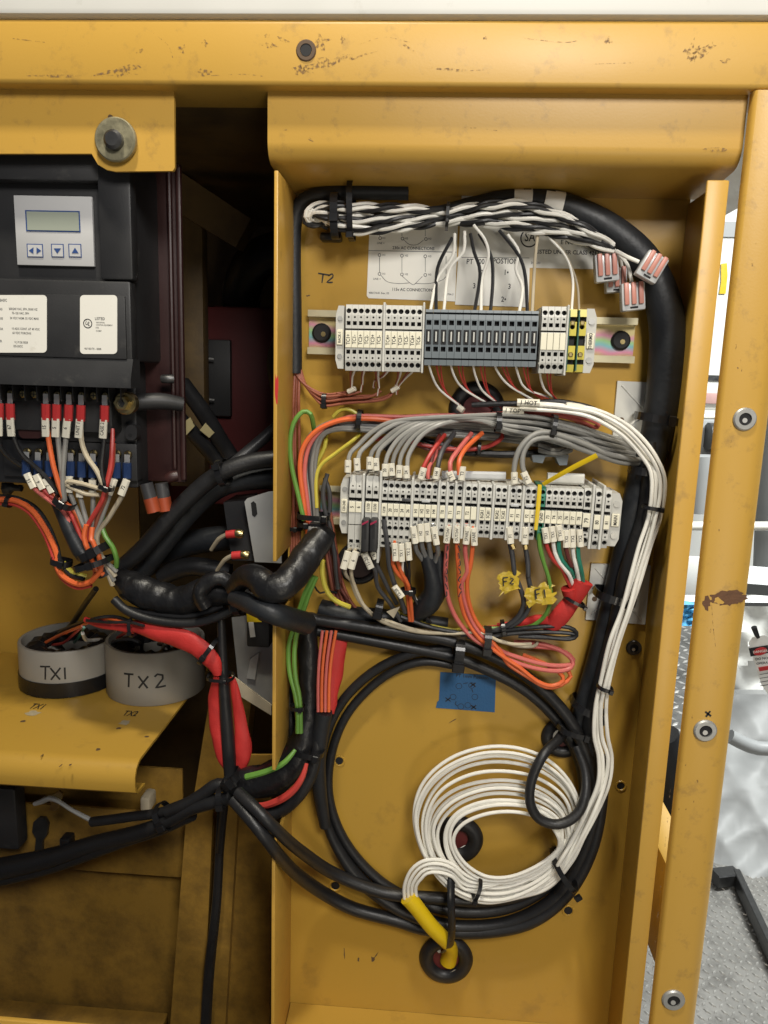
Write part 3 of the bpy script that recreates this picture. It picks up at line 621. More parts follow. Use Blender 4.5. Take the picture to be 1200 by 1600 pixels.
# engine block and hoses deep inside
en = empty('engine_block', P(350, 760, -260), 'dark red casting with small metal clips deep in the opening', 'engine')
mk('casting', bpx(250, 478, 470, 790, -260, 140, 6), M['engine'], parent=en)
mk('cover', bpx(284, 530, 360, 650, -250, 9, 2), M['plast'], parent=en)
for x, y in ((310, 558), (311, 622)):
    mk('clip', bpx(x - 11, y - 8, x + 12, y + 7, -243, 6, 1), M['steel'], parent=en)
    mk('clip_pin', tubepx([(x - 9, y, -240, 3), (x + 24, y + 3, -240, 3)], 6), M['alu'], parent=en)
ho = wire('hose', 'fat black hose with a pale band deep in the opening', M['blk'], 60, 'O: 376,560,-330,56 377,490,-310,58 382,438,-285,60 410,402,-270,62 480,384,-265,62', 'hose', sides=16)
wire('band', None, M['tan'], 64, 'O: 379,460,-300,61 380,446,-293,61.5', parent=ho, sides=16)
wire('hose', 'dark pipe rising behind the left flange', M['blk'], 22, 'O: 455,500,-140,30 432,560,-140,30 440,620,-140,30', 'hose', sides=12)
wire('hose', 'grey rubber hose leaning toward the taped bundle', M['dgry'], 18, 'O: 440,660,-60,19 415,682,-55 380,712,-45 345,742,-30', 'hose', sides=10)
# black cables with yellow labels behind the controller plate
lc = wire('cable', 'thick black cable with yellow label near the red casting', M['blk'], 27, 'O: 285,600,-110 318,645,-95 345,690,-70 366,722,-45', 'cable', sides=12)
mk('label_band', pxprism([(312, 672), (321, 661), (335, 676), (327, 684)], -66, 1), mat('old_yellow_label', (.40, .34, .17), .5), parent=lc)
lc2 = wire('cable', 'thick black cable with yellow label against the controller plate', M['blk'], 24, 'O: 268,640,-100 300,675,-85 335,715,-60 352,738,-40', 'cable', sides=12)
mk('label_band', pxprism([(287, 660), (297, 652), (304, 666), (291, 680)], -68, 1), bpy.data.materials['old_yellow_label'], parent=lc2)
#PART3
# ================================================================== CONTROLLER
ct = empty('controller', P(110, 760, 20), 'black plastic regulator with small display and two screw terminal rows', 'controller')
mk('case', bpx(-90, 236, 205, 560, 50, 75, 3), M['plast'], parent=ct)
mk('case_front', bpx(153, 236, 205, 437, 61, 12, 2), M['plast'], parent=ct)
mk('case_front', bpx(-90, 236, 154, 281, 61.2, 12, 2), M['plast'], parent=ct)
mk('case_front', bpx(-90, 436, 205, 560, 60.8, 12, 2), M['plast'], parent=ct)
lp_ = mk('label_plate', bpx(-90, 459, 196, 557, 62.6, 2.4, .5), M['plast'], parent=ct)
mk('lower_lip', prism([Vector((P(-90, 560, 60).x, yd(d), P(100, y, 60).z)) for d, y in ((48, 558), (61, 558), (67, 590), (67, 603), (48, 603))], (P(206, 575, 64).x - P(-90, 560, 60).x, 0, 0)), M['plast'], parent=ct)
mk('base', bpx(-90, 560, 214, 757, 14, 35, 3), M['plast'], parent=ct)
dp = mk('display', bpx(24, 306, 145, 415, 54, 3, .4), M['face'], parent=ct)
mk('lcd_frame', bpx(40, 329, 125, 362, 54.5, .45), M['inkb'], parent=dp, smooth=False)
mk('lcd', bpx(42, 331, 123, 360, 54.9, .35), M['lcd'], parent=dp, smooth=False)
for x0, x1 in ((42, 67), (80, 99.5), (107, 127)):
    k_ = mk('key', bpx(x0, 381, x1, 402, 54.6, .5), M['inkb'], parent=dp, smooth=False)
    mk('key_face', bpx(x0 + 1.4, 382.4, x1 - 1.4, 400.6, 55.0, .35), M['face'], parent=k_, smooth=False)
def tri(pts, par): mk('arrow', pxprism(pts, 55.4, .3), M['inkb'], parent=par, smooth=False)
tri([(45, 391.5), (52, 386.5), (52, 396.5)], dp); tri([(64, 391.5), (57, 386.5), (57, 396.5)], dp); tri([(84, 388), (95, 388), (89.5, 396)], dp); tri([(112, 395.5), (122.5, 395.5), (117, 387)], dp)
def rrect(x0, y0, x1, y1, r):
    o = []
    for cx, cy, a0 in ((x1 - r, y0 + r, -90), (x1 - r, y1 - r, 0), (x0 + r, y1 - r, 90), (x0 + r, y0 + r, 180)):
        for k in range(5): a_ = math.radians(a0 + k * 22.5); o.append((cx + r * math.cos(a_), cy + r * math.sin(a_)))
    return o
s1 = mk('rating_label', pxprism(rrect(-80, 461, 73, 551, 6), 63, .35), M['paper'], parent=lp_)
s2 = mk('listing_label', pxprism(rrect(125, 461, 183, 553, 6), 63, .35), M['paper'], parent=lp_)
for t_, x, y, h in (('SEMI BASIC', 0, 469, 4), ('200/240 VAC, 3PH, 50/60 HZ', 36, 483, 3.3), ('75-120 VAC, 3PH', 32, 489.5, 3.3), ('24 VDC NOM. 32 VDC MAX', 38, 497.5, 3.3), ('10 ADC CONT. AT 40 VDC', 40, 514, 3.3), ('60 VDC FORCING', 34, 520.5, 3.3), ('V J P DE 0028', 33, 535, 3.3), ('105-20CC', 28, 541, 3.3), ('NG', 1, 483, 3.3), ('TAGE', 0, 497.5, 3.3), ('TOR', 1, 514, 3.3), ('ER', 1, 533, 3.3)):
    textpx(t_, x, y, h, 63.2, M['inkg'], s1, sx=.82)
for t_, x, y, h in (('LISTED', 156, 498, 4.2), ('INDUSTRIAL', 157, 504, 2), ('CONTROL EQUIPMENT', 163, 508, 2), ('E106', 152, 512, 2), ('1DAM29', 154, 517, 2), ('46/100170 - 0008', 145, 545, 3)):
    textpx(t_, x, y, h, 63.2, M['inkg'], s2, sx=.9)
mk('round_mark', torus(137, 505.5, 6.6, .7, 63.15, .2, 24, 4), M['ink'], parent=s2); textpx('UL', 137, 505.5, 6, 63.2, M['ink'], s2, -.35, .8)
# screw terminal rows
tb = mk('upper_terminal_strip', bpx(-90, 604, 174, 672, 33, 20, 1), M['plast'], parent=ct)
for k in range(-2, 10):
    x = 19.5 + 18.75 * k
    mk('barrier', bpx(x - 1, 600 + k * .3, x + 1, 626 + k * .3, 45, 12, .3), M['tgry'] if False else M['plast'], parent=tb)
def screw(px, py, d, par):
    o = disc(px, py, 6, d, 3, M['brass'], 'screw', par, 14, bev=.25)
    mk('screw_slot', bpx(px - 4.2, py - .7, px + 4.2, py + .7, d + .2, .3), M['hole'], parent=o, smooth=False)
    mk('screw_slot', bpx(px - .7, py - 4.2, px + .7, py + 4.2, d + .25, .3), M['hole'], parent=o, smooth=False)
for k, x in enumerate((-3, 15.7, 34.5, 52.5, 71, 89, 108, 127, 145.5, 164)): screw(x, 614.5 + k * .45, 39, tb)
lb = mk('lower_terminal_strip', bpx(5, 690, 214, 748, 20, 12, 1), M['plast'], parent=ct)
for k, x in enumerate((41, 59, 77, 110, 127.5, 145, 182, 198.5)): screw(x, 706 + k * .6, 27, lb)
mk('red_tab', pxprism(rrect(29, 663, 68, 685, 9), 30, 3), M['maroon_p'], parent=ct)
mk('mid_strip', bpx(70, 660, 172, 690, 22, 9, 1), M['plast'], parent=ct)
for x, y in ((203, 678), (221, 723)):
    pass
mk('mount_lug', pxprism(rrect(196, 664, 214, 688, 8), 24, 10), M['plast'], parent=ct); disc(203, 680, 3, 24.4, .4, M['hole'], 'bore', ct, 10)
# maroon side plate
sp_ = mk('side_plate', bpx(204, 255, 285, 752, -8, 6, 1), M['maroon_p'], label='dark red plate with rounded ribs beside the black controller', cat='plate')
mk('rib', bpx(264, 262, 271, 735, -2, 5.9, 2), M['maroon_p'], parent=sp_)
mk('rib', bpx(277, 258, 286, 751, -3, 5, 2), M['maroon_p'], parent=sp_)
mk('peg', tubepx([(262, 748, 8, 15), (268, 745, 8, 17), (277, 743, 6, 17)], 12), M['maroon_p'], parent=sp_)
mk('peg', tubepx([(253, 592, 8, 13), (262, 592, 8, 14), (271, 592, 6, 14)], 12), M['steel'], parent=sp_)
sb = empty('standoff', P(200, 640, 30), 'gold hex standoff bolt on a dark bracket arm', 'bolt')
mk('arm', tubepx([(206, 629, 20, 26), (250, 627, 12, 26), (286, 632, 4, 22)], 12), M['plast'], parent=sb)
disc(194, 630, 18, 38, 8, M['brass'], 'collar', sb, 26, bev=.12); disc(188, 630, 12, 44, 6, M['brass'], 'hex_head', sb, 6, bev=.1, inner=.6); disc(188, 630, 7.5, 42, 1, M['steel'], 'bore', sb, 14)
# cut orange pipes under the controller
for k, (a_, b_, dd) in enumerate((((228, 755), (240, 797), 12), ((252, 755), (258, 795), -2))):
    o = mk('pipe_stub', tubepx([(a_[0], a_[1], dd, 21), (b_[0], b_[1], dd, 21)], 14), M['dgry'], label='black pipe stub with an orange end below the controller plate, the %s one' % ('front' if k == 0 else 'rear'), cat='pipe')
    mk('orange_end', tubepx([(a_[0] + (b_[0] - a_[0]) * .55, a_[1] + (b_[1] - a_[1]) * .55, dd, 22), (b_[0] + 1, b_[1] + 3, dd, 22)], 14), mat('rust_orange', (.34, .06, .02), .5), parent=o)
wire('knob', 'black knob on the yellow wall left of the spade wires', M['plast'], 14, 'O: 8,762,-40,24 16,762,-40,22 22,762,-40,11 34,763,-40,11', 'knob')
# ================================================================== WIRING PANEL: rails, labels, mounts
ru = empty('din_rail', P(737, 528, 0), 'upper rainbow zinc mounting rail with dark bolts at both ends', 'rail')
A_, B_ = P(482, 520, 4), P(992, 532, 4)
def railmesh(A_, B_, h, d):
    zm = (A_.z + B_.z) / 2
    sec = [(0.3, -h * .36), (7, -h * .36), (7, -h / 2), (8, -h / 2), (8, -h * .33), (1.3, -h * .33), (1.3, h * .33), (8, h * .33), (8, h / 2), (7, h / 2), (7, h * .36), (.3, h * .36)]
    return prism([Vector((A_.x, yd(a), zm + z)) for a, z in sec], (B_.x - A_.x, 0, 0))
def rail_parts(e, A_, B_, h):
    zm = (A_.z + B_.z) / 2; x0, x1 = A_.x, B_.x
    mk('web', box(x0, x1, yd(1.4), yd(.3), zm - h * .36, zm + h * .36), M['irid'], parent=e, smooth=False)
    for s_ in (-1, 1):
        mk('rail_lip', join(box(x0, x1, yd(7.4), yd(.3), zm + s_ * h * .36 - .0005, zm + s_ * h * .36 + .0005), box(x0, x1, yd(8.4), yd(7.4), zm + s_ * h * .43 - h * .075, zm + s_ * h * .43 + h * .075)), M['rail'], parent=e, smooth=False)
rail_parts(ru, A_, B_, .0352)
for px, py in ((502, 520), (971, 532)):
    o = disc(px, py, 15, 4.5, 3, M['hole'], 'bolt', ru, 20, bev=.2); disc(px + (3 if px < 600 else 2), py + 2, 4, 5.2, .8, M['brass'], 'bolt_socket', o, 7)
rlow = empty('din_rail', P(750, 800, 0), 'lower mounting rail mostly hidden behind the long terminal row', 'rail')
A_, B_ = P(500, 787, 4), P(966, 811, 4); ang2 = math.atan2(B_.z - A_.z, B_.x - A_.x); A_.z = (A_.z + B_.z) / 2
rail_parts(rlow, A_, Vector((B_.x, B_.y, A_.z)), .033)
rlow.rotation_euler = (0, -ang2 * 1.0, 0)
# stickers
def sticker(name, label, pts, d=.5):
    return mk(name, pxprism(pts, d, .25), M['paper'], label=label, cat='sticker', smooth=False)
st1 = sticker('diagram_sticker', 'white wiring diagram sticker for 230v and 115v AC connections', [(578, 340), (716, 340), (711, 471), (576, 466), (573, 462)])
strokes([[(576, 391.5), (713, 394)]], .6, .9, M['inkg'], st1, 'print_lines')
for yb, yt in ((372, 330), (428, 399)):
    for k, x in enumerate((593, 628, 664.5)):
        mk('terminal_mark', torus(x + (0 if yb > 400 else 1), yb + k * .8, 2.2, .5, .62, .2, 14, 4), M['inkg'], parent=st1)
        strokes([[(x, yb - 3), (x, yt + 3)]], .6, .8, M['inkg'], st1, 'print_lines')
        textpx('H%d' % (k + 1), x + 7, yb + k * .6, 3, .62, M['inkg'], st1)
        if yb > 400:
            mk('terminal_mark', torus(x, 398.5 + k, 2.2, .5, .62, .2, 14, 4), M['inkg'], parent=st1); textpx('H%d' % (k + 1), x + 7, 398.5 + k, 3, .62, M['inkg'], st1)
    textpx('LINE +', 589 + (6 if yb < 400 else 0), yb + 8, 3, .62, M['inkg'], st1)
strokes([[(595, 430), (605, 440), (622, 443), (640, 442)], [(660, 432), (650, 442), (646, 445), (642, 443), (638, 440), (628, 431)], [(648, 443), (670, 443), (690, 438), (697, 432)], [(630, 374), (640, 382), (652, 382), (662, 375)], [(697, 400), (697, 428)]], .6, .8, M['inkg'], st1, 'print_lines')
textpx('230v AC CONNECTIONS', 646, 388, 4.6, .62, M['ink'], st1, sx=.92); textpx('115v AC CONNECTIONS', 645, 453, 4.6, .62, M['ink'], st1, sx=.92)
textpx('408174-01 Rev. 03', 592, 458, 3, .62, M['inkg'], st1); textpx('-0704-3', 702, 460, 3, .62, M['inkg'], st1)
st0 = sticker('blank_sticker', 'blank white paper patch behind the twisted wire bundle', [(722, 298), (815, 298), (832, 330), (828, 402), (716, 402)], .35)
st2 = sticker('pinout_sticker', 'white sticker printed PT 100 POSTION with numbers', [(716, 400), (828, 402), (826, 480), (711, 476)], .75)
for t_, x, y, h in (('PT', 734, 409, 8), ('100', 750, 409, 8), ('POSTION', 790, 408.5, 8), ('2', 753, 426, 8), ('1•', 791, 426, 8), ('3', 741, 447, 8), ('3', 796, 448, 8), ('2•', 787, 468, 8), ('1', 750, 467, 8)):
    textpx(t_, x, y, h, .85, M['ink'], st2, sx=.85)
strokes([[(716, 402), (827, 403)]], .85, .8, M['ink'], st2, 'print_lines')
st3 = sticker('approval_sticker', 'white approval sticker printed LISTED UNDER CLASS by the lever connectors', [(813, 345), (956, 352), (948, 421), (812, 418)], .5)
textpx('E NO. LR 61', 900, 379, 6.5, .62, M['ink'], st3); textpx('LISTED UNDER CLASS 4211 1', 890, 394.5, 6.2, .62, M['ink'], st3, sx=.95); textpx('3C1-01', 837, 411, 3.6, .62, M['inkg'], st3)
mk('round_mark', torus(827, 372, 13, 1, .62, .2, 26, 4), M['ink'], parent=st3); textpx('SA', 828, 371, 13, .62, M['ink'], st3, sx=.8)
strokes([[(497, 427), (515, 430)], [(505, 428), (503, 442)], [(513, 431), (519, 428), (520, 433), (511, 441), (520, 441)]], .3, 2.2, M['ink'], pb)
nt_ = mk('note', pxprism([(688, 1050), (775, 1056), (773, 1113), (681, 1106), (683, 1097), (686, 1094)], .5, .3), M['bluetape'], label='blue masking tape note with pen sketch of numbered circles', cat='note', smooth=False)
for x, y in ((717, 1072), (737, 1071), (708, 1089), (742, 1089), (720, 1104), (731, 1102)): mk('sketch_circle', torus(x, y, 4.6, .35, .6, .2, 16, 4), M['ink'], parent=nt_)
textpx('PT 1mm Position', 738, 1057.5, 5.5, .62, M['ink'], nt_, -.03, .95)
for x, y in ((739, 1070), (700, 1093), (740, 1105)): strokes([[(x - 4, y - 3), (x + 4, y + 3)], [(x + 4, y - 3), (x - 4, y + 3)]], .65, 1.8, M['ink'], nt_, 'pen_cross')
strokes([[(713, 1096), (711, 1100), (715, 1103)], [(724, 1068), (731, 1067)], [(737, 1076), (739, 1082)]], .65, 1, M['ink'], nt_, 'pen_line')
# adhesive tie mounts
for k, (pts, lab) in enumerate((([(965, 595), (1063, 600), (1054, 693), (957, 688)], 'white square tie mount behind the thick conduit beside the rail end'), ([(924, 881), (1017, 884), (1008, 976), (915, 968)], 'white square tie mount behind the paired black cables'))):
    mt = mk('tie_mount', pxprism(pts, 3, 2.8), M['tgrl'], label=lab, cat='tie mount', smooth=False)
    (xa, ya), (xb, yb_), (xc, yc), (xd, yd_) = pts
    for (u, v), (u2, v2) in (((xa, ya), (xc, yc)), ((xb, yb_), (xd, yd_))):
        mk('crease', bar(P(u * .93 + u2 * .07, v * .93 + v2 * .07, 3.2), P(u2 * .93 + u * .07, v2 * .93 + v * .07, 3.2), .0006, .0005), M['tgrl'], parent=mt)
    disc(xd + 14, yd_ - 32, 4, 3.3, .3, M['scuff'], 'bore', mt, 12)
# grommets
def grommet(px, py, R, r, lab, inn='engine'):
    g = mk('grommet', torus(px, py, R - r, r, 1.5, .8, 36, 10), M['blk'], label=lab, cat='grommet')
    disc(px, py, R - r, .6, .5, M[inn], 'opening', g, 24)
    return g
g1 = grommet(697, 1498, 42, 11, 'black rubber grommet that the yellow sleeve enters')
blob(684, 1482, 7, 7, 1.3, M['wall'], g1, 'painted_glint', .5); blob(704, 1522, 12, 3, 4, M['zinc'], g1, 'worn_spot', -.6)  # white blobs paint a glint inside the grommet openings
g2 = grommet(715, 1311, 40, 12, 'black rubber grommet behind the white cable coil'); blob(722, 1326, 8, 3, 1.4, M['wall'], g2, 'painted_glint', -.4)
g3 = grommet(880, 1152, 34, 9, 'black rubber grommet under the crossing black cables'); blob(868, 1142, 7, 10, 1.4, M['wall'], g3, 'painted_glint', .5)
g4 = grommet(745, 640, 44, 11, 'black rubber grommet below the upper terminal strip')
grommet(560, 880, 34, 5, 'dull red plug behind the fuse holder', 'maroon_p')
# ================================================================== TERMINAL BLOCKS
def cell(cz, w, h, kind, r, y0, y1):         # plate cell with a real hole: outline ring to n-gon hole, with hole walls
    n = {'sq': 8, 'dot': 8, 'cir': 16}[kind]
    out, inn = [], []
    for k in range(n):
        a_ = 2 * math.pi * k / n; c_, s_ = math.cos(a_), math.sin(a_); mm = max(abs(c_), abs(s_))
        out.append((c_ / mm * w / 2, s_ / mm * h / 2))
        inn.append((c_ / mm * r, s_ / mm * r) if kind == 'sq' else (c_ * r, s_ * r))
    V = [(x, y0, cz + z) for x, z in out] + [(x, y0, cz + z) for x, z in inn] + [(x, y1, cz + z) for x, z in inn]
    Fc = []
    for k in range(n):
        k2 = (k + 1) % n; Fc += [(k, k2, n + k2, n + k), (n + k, n + k2, 2 * n + k2, 2 * n + k)]
    return V, Fc
def term_mesh(w, h, depth, cells, taper=.25):
    # cells: list of (z_top_fraction, z_bottom_fraction, kind, radius) from the top; fractions of h measured from the top
    parts = [box(-w * .485, w * .485, -(depth - .005), 0, -h / 2, h / 2)]
    for f0, f1, kind, r in cells:
        z1, z0 = h / 2 - f0 * h, h / 2 - f1 * h
        if kind == 'no': continue
        if kind == 'pl': parts.append(box(-w * .485, w * .485, -depth, -(depth - .005), z0, z1))
        else:
            parts.append(cell((z0 + z1) / 2, w * .97, z1 - z0, kind, r * w, -depth, -(depth - .005) - .0001))
    V, Fc = join(*parts); V = [Vector(v) for v in V]
    for v in V:
        if v.y < -(depth - .006): v.y += taper * max(0, abs(v.z) - .34 * h)
    return V, Fc
def floor_mesh(w, h, depth): return box(-w * .47, w * .47, -(depth - .0046), -(depth - .0052), -h * .49, h * .49)
MESH = {}
def shared(key, vf, m_):
    if key not in MESH:
        me = bpy.data.meshes.new(key); me.from_pydata([Vector(v) for v in vf[0]], [], vf[1]); me.update(); me.materials.append(m_); MESH[key] = me
    return MESH[key]
def child(name, me, par, loc=(0, 0, 0)):
    o = bpy.data.objects.new(name, me); COL.objects.link(o); o.parent = par; o.location = loc; return o
def terminal(px, py, wpx, hpx, key, cells, m_, label, group, txt=None, mkz=(0.5, .26), ang=0.0, depth=.042, d0=6, markm='mark', cat_='terminal', txh=.62, taper=.25):
    f, t = PT(px, py, d0 + depth * 1000); w, h = wpx * t, hpx * t
    e = empty('terminal_block', Vector((f.x, yd(d0), f.z)), label, cat_, group, ry=-ang)
    k2 = '%s_%d_%d' % (key, round(w * 1e4), round(h * 1e4))
    child('body', shared('body_' + k2, term_mesh(w, h, depth, cells, taper), m_), e)
    child('contact', shared('contact_' + k2, floor_mesh(w, h, depth), M['hole']), e)
    if mkz:
        zc, zh = h / 2 - mkz[0] * h, mkz[1] * h
        mo = child('marker', shared('marker_%s_%s' % (k2, markm), box(-w * .47, w * .47, -depth - .0008, -depth - .0001, -zh / 2, zh / 2, .0002, 1), M[markm]), e, (0, 0, zc))
        if txt: text(txt, (0, -depth - .00095, 0), w * txh, M['ink'], mo, math.pi / 2, local=True, sx=.8)
    return e, w, h, t
def plate(px, py, wpx, hpx, label, group, ang=0.0, depth=.044, d0=6, m_='tgrl', d_extra=0):
    f, t = PT(px, py, d0 + depth * 1000); w, h = wpx * t, hpx * t
    e = empty('end_plate', Vector((f.x, yd(d0), f.z)), label, 'end plate', group, ry=-ang)
    child('plate', shared('plate_%d_%d' % (round(w * 1e4), round(h * 1e4)), box(-w / 2, w / 2, -depth, 0, -h / 2, h / 2, .0004, 1), M[m_]), e)
    return e
CA = [(0, .035, 'pl', 0), (.035, .155, 'cir', .40), (.155, .225, 'dot', .17), (.225, .335, 'sq', .32), (.335, .36, 'pl', 0), (.36, .385, 'no', 0), (.385, .66, 'pl', 0), (.66, .765, 'sq', .32), (.765, .84, 'dot', .17), (.84, .965, 'cir', .40), (.965, 1, 'pl', 0)]
GU = 'thermocouple terminals on the upper rail'
upA = math.atan2(P(990, 531, 48).z - P(483, 520, 48).z, P(990, 531, 48).x - P(483, 520, 48).x)
names = ['TC1+', 'TC1-', 'TC2+', 'TC2-', 'TC3+', 'TC3-', 'TC4+', 'TC4-', 'TC5+', 'TC5-', 'TC6+', 'TC6-']
for k, n_ in enumerate(names):
    x = 420 + (373 + 28.8 * k + (13 if k > 5 else 0)) / 3
    terminal(x, 527.5 + (x - 543) * .018, 9.7, 101, 'thermo', CA, M['tgry'], 'light grey terminal block marked %s on the upper rail' % n_, GU, n_, (.525, .25), upA)
plate(599.5, 527, 3.6, 106, 'thin grey end plate in the middle of the TC terminals', None, upA); plate(661, 528, 3, 108, 'thin grey end plate right of terminal TC6-', None, upA)
CB = [(0, .05, 'pl', 0), (.05, .085, 'no', 0), (.085, .17, 'pl', 0), (.17, .30, 'sq', .32), (.30, .36, 'pl', 0), (.36, .62, 'pl', 0), (.62, .645, 'pl', 0), (.645, .775, 'sq', .32), (.775, .87, 'pl', 0), (.87, .90, 'no', 0), (.90, 1, 'pl', 0)]
for k in range(15):
    x = 669.5 + 11.75 * k
    e, w, h, t = terminal(x, 527 + (x - 669) * .017, 11.6, 85, 'knife', CB, M['tblu'], 'blue-grey knife disconnect terminal with a pale blade slit, in the upper row', 'knife disconnect terminals in the upper row', None, None, upA, .040, taper=.12)
    kn = child('knife_slot', shared('kslot_%d' % round(w * 1e4), box(-w * .36, w * .36, -.0408, -.0402, -h * .13, h * .13), M['hole']), e, (0, 0, h * .01))
    child('blade', shared('kblade_%d' % round(w * 1e4), box(-w * .10, w * .10, -.0428, -.0409, -h * .09, h * .09, .0002, 1), M['tgrl']), kn, (0, 0, 0))
for k in range(4):
    x = 849.5 + 9.9 * k
    terminal(x, 531 + k * .2, 9.7, 102, 'thermo', CA, M['tgry'], ('grey terminal block with blank cream marker beside the knife terminals' if k == 0 else 'grey terminal block with blank cream marker, %s right of the knife terminals' % ('second', 'third', 'fourth')[k - 1]), 'blank-marked terminals on the upper rail', None, (.525, .25), upA)
plate(885.5, 532, 3, 108, 'thin grey end plate left of the green and yellow terminals', None, upA)
CE = [(0, .12, 'pl', 0), (.12, .2, 'no', 0), (.2, .36, 'cir', .30), (.36, .42, 'pl', 0), (.42, .58, 'no', 0), (.58, .64, 'pl', 0), (.64, .80, 'cir', .30), (.80, .88, 'no', 0), (.88, 1, 'pl', 0)]
for k, x in enumerate((893, 908)):
    e, w, h, t = terminal(x, 532.5, 13, 96, 'earth', CE, M['ylw'], 'green and yellow earth terminal on the upper rail, the %s one' % ('left' if k == 0 else 'right'), 'earth terminals on the upper rail', None, None, upA, .038)
    for zz in (.28, -.22): child('screw', shared('escrew', box(-.0016, .0016, -.0392, -.036, -.0016, .0016, .0005, 1), M['brass']), e, (0, 0, zz * h))
    child('green_stripe', shared('estripe', box(-w * .5, -w * .36, -.0390, -.030, -h * .48, h * .48), mat('earth_green', (.02, .10, .07), .45)), e)
def bracket(px, py, wpx, hpx, label, txt, ang=0, depth=.036):
    f, t = PT(px, py, 6 + depth * 1000); w, h = wpx * t, hpx * t
    e = empty('end_bracket', Vector((f.x, yd(6), f.z)), label, 'end bracket', ry=-ang)
    sec = [(-w / 2, -h * .36), (-w / 2, h * .36), (-w * .2, h * .5), (w / 2, h * .5), (w / 2, -h * .5), (-w * .2, -h * .5)]
    if px > 900: sec = [(-x, z) for x, z in reversed(sec)]
    mk('body', prism([Vector((x, -depth, z)) for x, z in sec], (0, depth, 0)), M['tgry'], parent=e, local=True, smooth=False)
    mk('label', box(-w * .36, w * .36, -depth - .0015, -depth - .0001, -h * .12, h * .12, .0003, 1), M['mark'], parent=e, local=True)
    text(txt, (0, -depth - .0017, 0), w * .34, M['ink'], e, math.pi / 2, local=True, sx=.8)
    for zz in (.3, -.3):
        V, Fc = [], []
        mk('screw', (lambda n=12: ([(math.cos(2 * math.pi * k / n) * w * .3, -depth - y, zz * h + math.sin(2 * math.pi * k / n) * w * .3) for y in (.0008, 0) for k in range(n)], [tuple(range(n))] + [(k, n + k, n + (k + 1) % n, (k + 1) % n) for k in range(n)]))(), M['zinc'], parent=e, local=True)
    return e
bracket(531, 527, 13, 96, 'grey end bracket at the left of the TC terminals', 'RACK-1', upA); bracket(922, 533, 16, 98, 'grey end bracket labelled THERMO on the upper rail', 'THERMO', upA)
# ---- the long lower row
loA = ang2
def ly(x, off=0): return 790.5 + (x - 545) * .048 + off      # marker line height at pixel x (front face)
CL = [(0, .03, 'pl', 0), (.03, .15, 'cir', .40), (.15, .225, 'dot', .17), (.225, .335, 'sq', .33), (.335, .36, 'pl', 0), (.36, .425, 'no', 0), (.425, .66, 'pl', 0), (.66, .765, 'sq', .33), (.765, .84, 'dot', .17), (.84, .965, 'cir', .40), (.965, 1, 'pl', 0)]
GL = 'terminals in the long lower row'
NL = {'5': 'tall grey terminal marked 5 next to the left end bracket', '6': 'tall grey terminal marked 6 left of the fuse holder', '11/20': 'grey terminal marked 11/20 above the left half of the fuse holder', '15/30': 'grey terminal marked 15/30 above the right half of the fuse holder', '12/28': 'double-height terminal marked 12/28 with a grey wire below', '20': 'double-height terminal marked 20 beside the 12/28 terminal', '22': 'double-height terminal marked 22 above the TX 2 sleeve with orange wire', '24': 'double-height terminal marked 24 above the TX 1 sleeve', '26': 'double-height terminal marked 26 at the left of the H terminals', '73': 'grey terminal marked 73 beside the dark green earth terminal', '74': 'grey terminal marked 74 above the white TX1 wire', '75': 'grey terminal marked 75 above the green TX1 wire', '76': 'grey terminal marked 76 above the dark red TX2 wire', '77': 'grey terminal marked 77 above the white TX2 wire', '78': 'grey terminal marked 78 above the green TX2 wire', '79': 'wide grey terminal marked 79 without wires', '80': 'grey terminal marked 80 between two long end plates', '81': 'grey terminal marked 81 next to the MAIN bracket', 'SC#1': 'grey terminal marked SC#1 beside the BGR1 terminal', 'SC#2': 'grey terminal marked SC#2 left of the F1 terminal'}
def low(x, txt, w=9.6, lab=None, m_='tgry', hpx=84, mz=(.545, .235), cells=CL, key='low', off=0, dep=.042):
    lab = lab or NL.get(txt) or 'light grey terminal block marked %s in the lower row' % txt
    return terminal(x, ly(x, off) - 1.5, w, hpx, key, cells, M[m_], lab, GL, txt, mz, loA, dep, txh=.56 if len(txt or '') < 5 else .46)
hx = lambda cx: 420 + cx / 3
ix = lambda cx: 750 + cx / 3
# two tall terminals 5 and 6 and two carrying the fuse holder
CT = [(0, .03, 'pl', 0), (.03, .10, 'pl', 0), (.10, .16, 'dot', .14), (.16, .24, 'sq', .30), (.24, .27, 'pl', 0), (.27, .315, 'no', 0), (.315, .60, 'pl', 0), (.60, .612, 'no', 0), (.612, .78, 'pl', 0), (.78, .85, 'sq', .30), (.85, .905, 'dot', .14), (.905, .985, 'cir', .38), (.985, 1, 'pl', 0)]
for x, t_ in ((549.7, '5'), (560, '6')): low(x, t_, 10.2, None, 'tgry', 128, (.385, .13), CT, 'tall', 17)
for x, t_ in ((575.5, '11/20'), (586, '15/30')): low(x, t_, 10.2, None, 'tgry', 108, (.45, .155), [(a_ * 1.18, b_ * 1.18, k_, r_) for a_, b_, k_, r_ in CT if b_ * 1.18 < .9] + [(.9, 1, 'pl', 0)], 'mid', 7)
